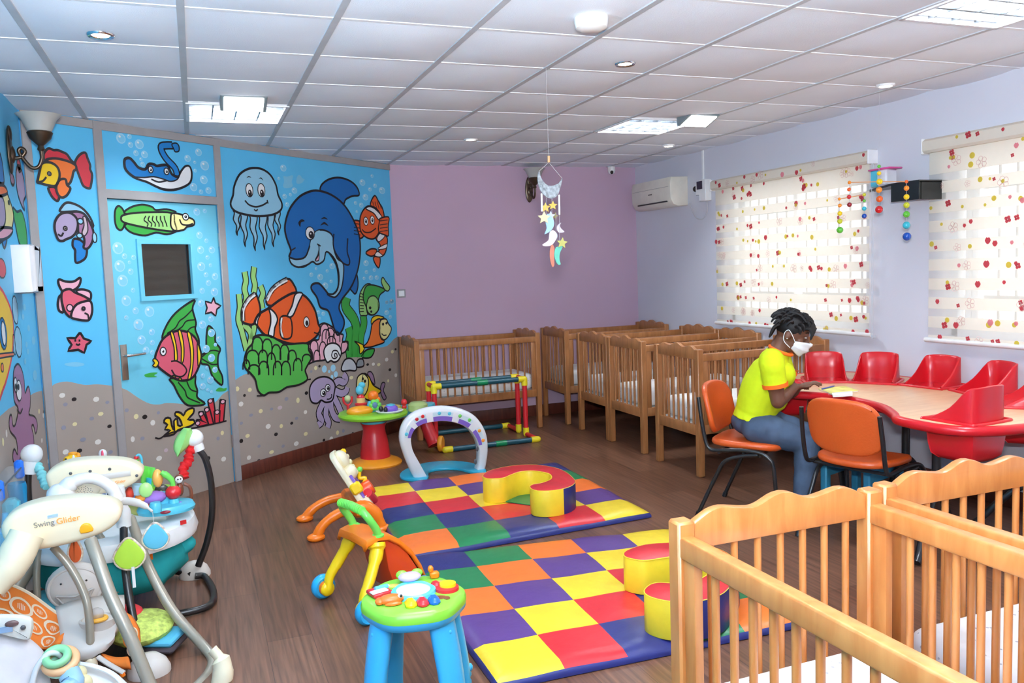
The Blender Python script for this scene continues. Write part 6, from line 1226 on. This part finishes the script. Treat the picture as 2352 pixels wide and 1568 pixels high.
# grey bear shaped tray
mb = B(); c = onY(175, 1345, 3.80); mb.ell(c, (.115, .06, .10), 24)
mb.tube([c+V((.098*cos(a), -.028, .085*sin(a))) for a in [2*pi*k/36 for k in range(36)]], .008, 8, closed=True)
bear = mb.build('bear_head', shell, t)
mb = B(); mb.tube(smooth_open([c+V((-.07, -.05, -.015)), c+V((-.03, -.055, -.06)), c+V((.03, -.055, -.06)), c+V((.07, -.05, -.005))], 4), .006, 8); mb.tube([c+V((-.068, -.052, -.015)), c+V((0, -.066, -.022)), c+V((.068, -.052, -.005))], .0055, 8); mb.build('smile', pl('smile_grey', (176, 168, 160)), bear)
for s in (-1, 1): mb = B(); mb.ell(c+V((s*.047, -.055, .035)), .0045, 8); mb.build('eye', BLK, bear)
sheet_('tray_body', [[(128, 1400, 3.72), (170, 1385, 3.74), (225, 1375, 3.76), (285, 1372, 3.76)], [(140, 1455, 3.6), (185, 1440, 3.6), (235, 1425, 3.62), (285, 1410, 3.66)], [(138, 1490, 3.52), (190, 1490, 3.5), (240, 1475, 3.52), (268, 1450, 3.56)], [(140, 1515, 3.50), (200, 1512, 3.5), (225, 1500, 3.5), (245, 1485, 3.52)]], shell, th=.03)
mb = B(); c = onY(225, 1420, 3.6); mb.lathe([(.062, -.05), (.068, -.01), (.07, .0), (.06, .004), (.055, -.02)], c, 24, sy=.8); mb.build('cup_holder', shell, t)
mb = B(); rg = [c+V((.034*cos(a), .022*sin(a)-.035, .012)) for a in [2*pi*k/20 for k in range(20)]]; mb.tube(rg, .009, 8, closed=True); mb.build('yellow_ring', pl('ring_yellow', (250, 180, 60)), t)
mb = B(); mb.ell(c+V((0, -.03, .03)), (.028, .022, .026), 16); mb.build('clear_dome', mat('clear_plastic', (214, 206, 200), .1, .5, alpha=.5), t)
sheet_('lower_cloth', [[(232, 1505, 3.50), (262, 1512, 3.48), (296, 1510, 3.46)], [(245, 1520, 3.46), (272, 1530, 3.44), (300, 1535, 3.42)]], orC, th=.02)
mb = B(); mb.tube(lerpY([(225, 1508), (250, 1525), (285, 1545)], 3.46, 3.40), .012, 10, flat=.6); mb.build('grey_strap', shell, t)
mb = B(); mb.tube(lerpY([(280, 1545), (283, 1552)], 3.40, 3.40), .01, 8); mb.build('buckle', ORG, t)
# hanging soft leaves
stripe = mat('striped_leaf_trim', (232, 200, 180), .7, var=.5, scale=45)
def leaf(name, x, y, rx, rz, Y, m, sqx=1):
    c = onY(x, y, Y); s = (c-CO).dot(CF)/FPX; P = []
    for k in range(28): a = 2*pi*k/28; q = 1+.28*max(0, sin(a))**3; P.append((c.x+rx*s*cos(a)*(1-.25*max(0, sin(a))), c.z+rz*s*sin(a)*q))
    mb = B(); mb.at(mb.M @ XZ(Y)); mb.prism(P, -.018, 0, bev=.009, bsteps=3); lf = mb.build(name, m, t, ang=70); mb = B(); mb.tube([(p[0], Y+.009, p[1]) for p in P], .006, 8, closed=True); mb.build('leaf_trim', stripe, lf); return c
leaf('soft_leaf', 297, 1277, 33, 32, 3.75, mat('leaf_cloth_lime', (172, 212, 62), .8)); leaf('soft_leaf', 357, 1236, 28, 27, 3.80, mat('leaf_cloth_blue', (96, 186, 214), .8)); leaf('soft_leaf', 172, 1268, 14, 26, 3.80, mat('leaf_cloth_orange', (226, 100, 44), .8))
mb = B(); mb.tube(lerpY([(350, 1172), (354, 1205)], 3.80, 3.80), .0012, 5); mb.build('string', thr, t)
mb = B(); mb.box(onY(307, 1325, 3.74), (.012, .003, .09), 0, 0, .2); mb.build('wash_tag', whiteP, t)
# ---- jumper seat
t = thing('baby_jumper', 'baby jumper with black hoop frame, white tray and teal seat, behind the cream swing', 'baby jumper', (-.42, 4.2, 0))
def post(name, pts, a, b, cap, capr):
    mb = B(); mb.tube(smooth_open(lerpY(pts, a, b), 5), .0165, 12); ob = mb.build(name, BLK, t)
    return ob
post('post', [(455, 1030), (472, 1055), (485, 1110), (487, 1180), (475, 1245), (455, 1300)], 4.5, 4.5, 0, 0)
mb = B(); c = onY(446, 1006, 4.5); mb.ell(c, .046, 18); mb.tube([c, onY(458, 1034, 4.5)], [.034, .028], 14); mb.build('spring_cap', whiteP, t)
post('post', [(66, 1075), (64, 1110), (66, 1150), (72, 1200)], 4.62, 4.6, 0, 0); mb = B(); c = onY(73, 1043, 4.62); mb.ell(c, .05, 18); mb.tube([c, onY(66, 1086, 4.62)], [.04, .036], 14); mb.build('spring_cap', whiteP, t)
post('post', [(284, 1200), (285, 1260), (292, 1340), (310, 1440), (330, 1515)], 3.95, 3.62, 0, 0); mb = B(); mb.tube(smooth_open(lerpY([(266, 1118), (272, 1150), (282, 1180), (285, 1208)], 3.95, 3.95), 4), [.034, .03, .034, .03], 16); mb.build('spring_cap', whiteP, t)
# feet and floor tube
def foot(x, y, r_): 
    c = onz(x, y, 0); mb = B(); mb.lathe([(r_*1.15, 0), (r_*1.15, .02), (r_*.95, .05), (r_*.55, .075), (.004, .085)], c, 22, sx=1.15); mb.build('foot', shell, t)
foot(448, 1322, .06); foot(343, 1545, .062); foot(78, 1345, .06)
a = onz(472, 1325, .02); b = onz(492, 1365, .02); c = onz(470, 1395, .02); d = onz(370, 1413, .02); e = onz(300, 1400, .02)
mb = B(); mb.tube(smooth_open([tuple(onz(448, 1322, .03)), tuple(a), tuple(b), tuple(c), tuple(d), tuple(e)], 5), .0165, 12); mb.build('floor_tube', BLK, t)
mb = B(); mb.tube([tuple(onz(330, 1300, .04)), tuple(onz(440, 1318, .03))], .016, 10); mb.build('floor_tube', BLK, t)
# tray ring and console
RC = V((-.44, 4.30, .40)); rr = .38
mb = B(); mb.lathe([(rr*.62, -.04), (rr*.66, -.06), (rr*.98, -.055), (rr*1.0, -.03), (rr*.96, .02), (rr*.9, .03), (rr*.68, .03), (rr*.62, .01)], RC, 44); mb.build('tray', whiteP, t)
cn = onY(382, 1165, 4.22); mb = B(); mb.lathe([(.12, -.015), (.125, .0), (.115, .02), (.02, .028)], cn, 28, sx=1.05, sy=.8); mb.build('aqua_console', AQU, t)
mb = B(); mb.box(onY(421, 1199, 4.10), (.028, .002, .02), 0, 0, .35); lg = mb.build('red_badge', pl('badge_red', (196, 40, 40)), t)
mb = B(); mb.lathe([(.05, 0), (.05, .03), (.04, .045), (.005, .05)], onY(372, 1152, 4.24), 20, sx=1.1); mb.build('aqua_shell', AQU, t)
mb = B(); mb.lathe([(.026, 0), (.027, .035), (.022, .045), (.01, .046)], onY(358, 1175, 4.12), 18); mb.build('aqua_peg', AQU, t)
mb = B(); mb.tube([onY(378, 1166, 4.2), onY(418, 1160, 4.2)], .02, 12); [mb.lathe([(.02, -.004), (.026, 0), (.02, .004)], onY(380+8*k, 1166-1.2*k, 4.2), 12, M=Matrix.Rotation(pi/2, 3, 'Y')) for k in range(5)]; mb.build('purple_roller', pl('roller_purple', (150, 116, 200)), t)
mb = B(); mb.ell(onY(380, 1176, 4.1), (.024, .01, .008), 12); mb.build('red_gems', pl('gem_dark_red', (130, 20, 40)), t)
mb = B(); c = onY(398, 1130, 4.2); mb.ell(c, (.036, .036, .034), 18); mb.build('red_ball', RED, t)
mb = B(); mb.lathe([(.026, -.05), (.022, -.03)], c, 14); mb.build('ball_cup', AQU, t)
mb = B(); mb.tube(smooth_open(pY([(398, 1118), (394, 1102), (380, 1090), (370, 1084)], 4.2), 4), [.012, .014, .016, .012], 10); mb.build('lime_neck', GRN, t)
mb = B(); mb.ell(onY(362, 1098, 4.22), (.024, .02, .045), 14); mb.build('orange_petal', pl('petal_orange', (240, 180, 90)), t)
mb = B(); mb.lathe([(.05, 0), (.055, .03), (.045, .055), (.02, .06)], onY(372, 1143, 4.3), 16); mb.build('lime_flower', LIM, t)
mb = B(); mb.ell(onY(371, 1124, 4.26), (.032, .008, .026), 18); mb.build('picture_dial', pl('dial_dark', (60, 60, 50)), t)
mb = B(); mb.patch([[onY(325+30*u*(1-v*.2), 1068+110*v*.7+6*u, 4.3+.05*sin(u*3)) for u in (0, .25, .5, .75, 1)] for v in (0, .25, .5, .75, 1)]); o = mb.build('big_lime_leaf', GRN, t, recalc=False); solid(o, .008)
mb = B(); mb.ell(onY(335, 1125, 4.15), (.03, .01, .036), 16); mb.build('small_lime_leaf', pl('pale_leaf', (170, 220, 130)), t)
mb = B(); mb.tube([onY(352, 1095, 4.35), onY(352, 1135, 4.35)], .034, 16); mb.build('blue_tower', BLU, t)
mb = B(); mb.tube([onY(318, 1112, 4.2), onY(316, 1135, 4.2)], [.028, .024], 16); mb.build('pale_blue_cup', pl('cup_pale_blue', (170, 206, 226)), t)
mb = B(); mb.tube(smooth_open(pY([(312, 1058), (314, 1047), (320, 1044), (325, 1052), (326, 1066)], 4.5), 4), .006, 8); mb.build('bead_arch', AQU, t)
for x, y, m in ((313, 1051, RED), (313, 1057, GRN), (318, 1062, pl('bead_gold', (220, 180, 60)))): mb = B(); mb.ell(onY(x, y, 4.5), (.012, .012, .01), 10); mb.build('bead', m, t)
st = [('fabric_seat', (196, 196, 110), 345, 1160, .11, .05), ('purple_patch', (150, 110, 190), 352, 1142, .06, .03), ('orange_patch', (236, 150, 60), 325, 1142, .03, .02), ('red_patch', (210, 50, 40), 348, 1158, .03, .014), ('red_patch', (200, 60, 40), 298, 1133, .02, .03)]
for n_, c, x, y, a, b in st: mb = B(); mb.ell(onY(x, y, 4.3 if n_ == 'fabric_seat' else 4.2), (a, .05, b), 16); mb.build(n_, mat('cloth_%s_%d' % (n_, c[0]), c, .8, bump=.3, bscale=30), t)
tealC = mat('teal_cloth', (40, 160, 164), .8, .2, var=.12, scale=8, bump=.4, bscale=12)
mb = B(); prof = []
for z, f in ((-.04, .78), (-.12, .84), (-.2, .82), (-.27, .66), (-.30, .35)): prof.append([RC+V((rr*f*cos(a)*(1+.05*sin(7*a+z*20)), rr*f*sin(a)*(1+.05*sin(7*a)), z)) for a in [2*pi*k/48 for k in range(49)]])
mb.patch(prof); mb.build('teal_seat', tealC, t, recalc=False)
mb = B(); mb.ell(onY(395, 1252, 4.25), (.11, .07, .06), 18); mb.build('teal_flap', tealC, t); mb = B(); mb.box(onY(342, 1268, 4.05), (.03, .006, .07)); mb.build('orange_strap', ORG, t)
# fabric covered springs
redC = mat('red_gathered_cloth', (214, 36, 40), .6, .3, bump=.6, bscale=40); aqC = mat('aqua_gathered_cloth', (130, 206, 210), .6, .3, bump=.6, bscale=40)
def gather(name, pts, Y0_, Y1_, r_, m):
    P = smooth_open(lerpY(pts, Y0_, Y1_), 6); R3 = [r_*(1+.22*sin(k*2.1)+.1*sin(k*.9)) for k in range(len(P))]; mb = B(); mb.tube(P, R3, 12); mb.build(name, m, t)
gather('red_spring_cover', [(441, 1024), (434, 1045), (432, 1062), (420, 1075), (424, 1098)], 4.5, 4.4, .022, redC); gather('aqua_spring_cover', [(84, 1067), (94, 1085), (100, 1102), (108, 1118)], 4.62, 4.5, .02, aqC)
mb = B(); mb.patch([[onY(430-22*v**1.3+(a-3)*6.2*w_, 983+66*v-3*abs(a-3)*v, 4.44+.012*abs(a-3)) for a in range(7)] for v, w_ in ((0, .35), (.1, .6), (.3, .92), (.5, 1.0), (.7, .9), (.85, .65), (1, .2))]); o = mb.build('palm_leaf', pl('palm_green', (160, 224, 130)), t, recalc=False); solid(o, .008)
mb = B(); c = onY(411, 1099, 4.28); mb.ell(c, (.022, .02, .022), 14); mb.ell(c+V((0, .01, -.055)), (.018, .016, .036), 12); mb.tube(smooth_open([c+V((.02, .01, -.03)), c+V((.045, .01, -.05)), c+V((.05, .01, -.1)), c+V((.03, .01, -.14))], 4), .009, 8); mk = mb.build('toy_monkey', pl('monkey_brown', (120, 66, 44)), t)
mb = B(); mb.ell(c+V((.0, -.014, -.002)), (.018, .012, .018), 12); mb.build('monkey_face', whiteP, mk); mb = B(); mb.ell(c+V((.008, -.026, .004)), .004, 8); mb.ell(c+V((-.004, -.026, .003)), .004, 8); mb.build('monkey_eyes', BLK, mk)
# ---- toy bar with fish and balloon behind
t = thing('toy_bar_walker', 'baby walker behind the swing with a yellow toy fish and a small balloon', 'baby walker', (-.55, 4.95, 0))
mb = B(); mb.lathe([(.25, 0), (.26, .03), (.2, .09), (.19, .28), (.24, .33), (.25, .36), (.02, .365)], (-.55, 4.98, 0), 32); mb.build('walker_body', pl('walker_blue', (60, 120, 190)), t)
mb = B(); mb.tube(smooth_open(pY([(150, 1064), (175, 1058), (198, 1051), (206, 1058), (215, 1075)], 4.95), 4), .010, 8); mb.tube([onY(215, 1072, 4.95), (-.5, 4.97, .36)], .010, 8); mb.build('toy_bar', BLK, t)
mb = B(); c = onY(166, 1054, 4.93); mb.ell(c, (.034, .02, .028), 16); mb.ell(c+V((-.02, -.004, -.004)), (.024, .02, .024), 12); fs_ = mb.build('toy_fish', pl('fish_yellow', (244, 196, 40)), t); mb = B(); mb.ell(c+V((.008, -.002, .0)), (.012, .022, .026), 12); mb.build('fish_band', whiteP, fs_); mb = B(); mb.ell(c+V((.03, .0, .008)), (.012, .01, .026), 10); mb.ell(c+V((.005, 0, .03)), (.024, .008, .01), 10); mb.build('fish_fin', pl('fin_orange', (240, 160, 40)), fs_)
mb = B(); mb.ell(c+V((-.028, -.02, .006)), .006, 8); mb.build('fish_eye', BLK, fs_)
c = onY(236, 1042, 4.95); mb = B(); mb.ell(c, (.022, .022, .026), 18); bo = mb.build('toy_balloon', whiteP, t); mb = B(); mb.ell(c+V((0, -.008, 0)), (.011, .016, .023), 14); mb.build('pink_panel', pl('balloon_pink', (226, 80, 110)), bo)
mb = B(); mb.tube([c, (c.x, c.y, .36)], .006, 8); mb.build('balloon_stick', whiteP, t)
# ---- clear toy bag by the left wall
clr = mat('clear_bag_plastic', (214, 220, 224), .15, .5, alpha=.22)
t = thing('clear_toy_bag', 'clear plastic bag of small blue toys hanging on the left painted wall', 'bag', (XL, 4.38, .42))
mb = B(); mb.at(mb.M @ frame((XL+.001, 0, 0), (0, 1, 0), (0, 0, 1), (1, 0, 0))); mb.prism([(4.0, .40), (4.56, .40), (4.55, .70), (4.02, .70)], .0, .085, bev=.018); mb.build('bag_film', clr, t)
mb = B(); mb.tube([(XL+.08, 4.02, .698), (XL+.08, 4.54, .698)], .004, 8); mb.build('bag_seam', DRK, t)
for yy in (4.50, 4.06): mb = B(); mb.box((XL+.07, yy, .69), (.04, .035, .09), 0, .01); mb.build('blue_clip', pl('clip_blue', (30, 110, 220)), t)
for y, z, n_, m, l in ((4.20, .56, 'toy_boat', BLU, 'blue toy boat in the clear bag, nearest the camera'), (4.33, .59, 'toy_block', AQU, 'aqua toy block in the middle of the clear bag'), (4.48, .63, 'toy_cup', pl('cup_teal', (20, 130, 180)), 'teal toy cup in the clear bag, furthest from the camera')):
    h = z-.415; mb = MB()
    if n_ == 'toy_block': mb.box((0, 0, h/2), (.07, .08, h), 0, .02)
    elif n_ == 'toy_cup': mb.lathe([(.03, 0), (.042, h*.9), (.038, h), (.03, h*.9), (.02, .02)], n=18)
    else: mb.prism(smooth_closed([(-.03, -.06), (.03, -.06), (.035, .03), (0, .07), (-.035, .03)], 3), 0, h*.5, bev=.012); mb.tube([(0, -.01, h*.5), (0, -.01, h)], [.02, .012], 10)
    tag(mb.build(n_, m, loc=(XL+.058, y, .415)), l, 'toy')
# ---- soft floor seat behind the swing
t = thing('floor_seat', 'padded baby seat with lime, red and aqua cloth on the floor behind the swing', 'baby seat', (-.35, 3.95, 0))
lm = mat('lime_print_cloth', (190, 206, 100), .8, var=.35, scale=50, bump=.3, bscale=20); rd = mat('red_seat_cloth', (214, 50, 56), .8)
c = onz(325, 1440, .10); mb = B(); mb.ell(c, (.13, .16, .055), 20); mb.build('lime_cushion', lm, t); mb = B(); mb.ell(c+V((-.06, .06, .04)), (.07, .09, .04), 16); mb.build('red_cushion', rd, t)
mb = B(); mb.box(c+V((.09, -.06, -.035)), (.13, .16, .03), 0, .01, -.4); mb.build('aqua_edge', mat('aqua_seat_cloth', (86, 180, 214), .8), t); mb = B(); mb.box(c+V((.09, -.06, -.065)), (.14, .17, .03), 0, .012, -.4); mb.build('dark_edge', mat('dark_seat_cloth', (56, 46, 52), .8), t)
c2_ = onz(110, 1392, .12); mb = B(); mb.ell(c2_, (.12, .12, .07), 18); mb.build('aqua_cushion', mat('aqua_cushion_cloth', (100, 196, 216), .8, bump=.3), t)
# ---- bouncer seat in the lower left corner
t = thing('bouncer_seat', 'pale grey baby bouncer with pastel ring toy, in the lower left corner of the photo', 'bouncer', (-.5, 3.1, 0))
gc = mat('pale_grey_cloth', (214, 206, 206), .85, .2, bump=.2, bscale=20)
sheet_('seat_shell', [[(-60, 1440, 3.3), (0, 1450, 3.3), (50, 1462, 3.3), (88, 1490, 3.28), (100, 1520, 3.26)], [(-60, 1510, 3.2), (0, 1520, 3.2), (50, 1540, 3.2), (90, 1560, 3.2), (110, 1580, 3.2)], [(-60, 1590, 3.1), (0, 1600, 3.1), (50, 1615, 3.1), (95, 1625, 3.1), (130, 1630, 3.1)]], gc, th=.03)
mb = B(); mb.M = mb.M @ XZ(3.24); P = [(onY(x, y, 3.24).x, onY(x, y, 3.24).z) for x, y in ((-20, 1420), (20, 1416), (60, 1420), (74, 1432), (70, 1465), (60, 1472), (35, 1468), (-20, 1450))]; mb.prism(smooth_closed(P, 3), -.04, 0, bev=.014); pd = mb.build('head_piece', pl('bear_cream', (240, 234, 222)), t)
mb = B(); mb.ell(onY(27, 1432, 3.235), (.022, .006, .012), 12); mb.build('brown_ear', pl('ear_brown', (104, 78, 76)), pd); mb = B(); mb.ell(onY(53, 1441, 3.235), (.009, .006, .009), 12); mb.build('button_eye', DRK, pd); mb = B(); mb.box(onY(10, 1446, 3.235), (.05, .006, .02)); mb.build('blue_patch', pl('patch_blue', (150, 176, 206)), pd)
mb = B(); mb.tube(smooth_open(lerpY([(72, 1580), (84, 1535), (108, 1503), (128, 1500), (140, 1507)], 3.14, 3.2), 5), .0095, 10); mb.build('toy_arch', whiteP, t)
def tor(name, x, y, R2, r2, Y, m, tilt=.5):
    c = onY(x, y, Y); Mt = Matrix.Rotation(tilt, 3, 'X'); mb = B(); mb.tube([c+Mt @ V((R2*cos(a), R2*sin(a), 0)) for a in [2*pi*k/24 for k in range(24)]], r2, 10, closed=True); mb.build(name, m, t)
tor('green_ring', 130, 1507, .034, .014, 3.17, pl('mint', (150, 216, 160))); tor('peach_ring', 139, 1517, .048, .015, 3.18, pl('peach', (246, 190, 140))); tor('mint_ring', 143, 1525, .044, .013, 3.18, pl('pale_mint', (180, 230, 200)))
mb = B(); mb.tube(smooth_open(lerpY([(150, 1535), (160, 1548), (166, 1568), (150, 1585)], 3.18, 3.1), 4), [.034, .036, .038, .03], 14); mb.build('blue_body', pl('pastel_blue', (160, 200, 228)), t)
mb = B(); mb.ell(onY(182, 1545, 3.22), .026, 14); mb.ell(onY(192, 1568, 3.2), .03, 14); mb.build('cream_beads', pl('bead_cream', (240, 228, 180)), t)
mb = B(); mb.tube(smooth_open(lerpY([(165, 1522), (210, 1528), (255, 1545), (290, 1575)], 3.3, 3.2), 5), .012, 10, flat=.5); mb.build('tray_rim', whiteP, t)
sheet_('tray', [[(160, 1524, 3.32), (210, 1530, 3.32), (255, 1548, 3.3), (292, 1580, 3.26)], [(150, 1570, 3.2), (210, 1580, 3.2), (255, 1590, 3.18), (290, 1610, 3.14)]], pl('tray_white', (232, 230, 230)), th=.015)
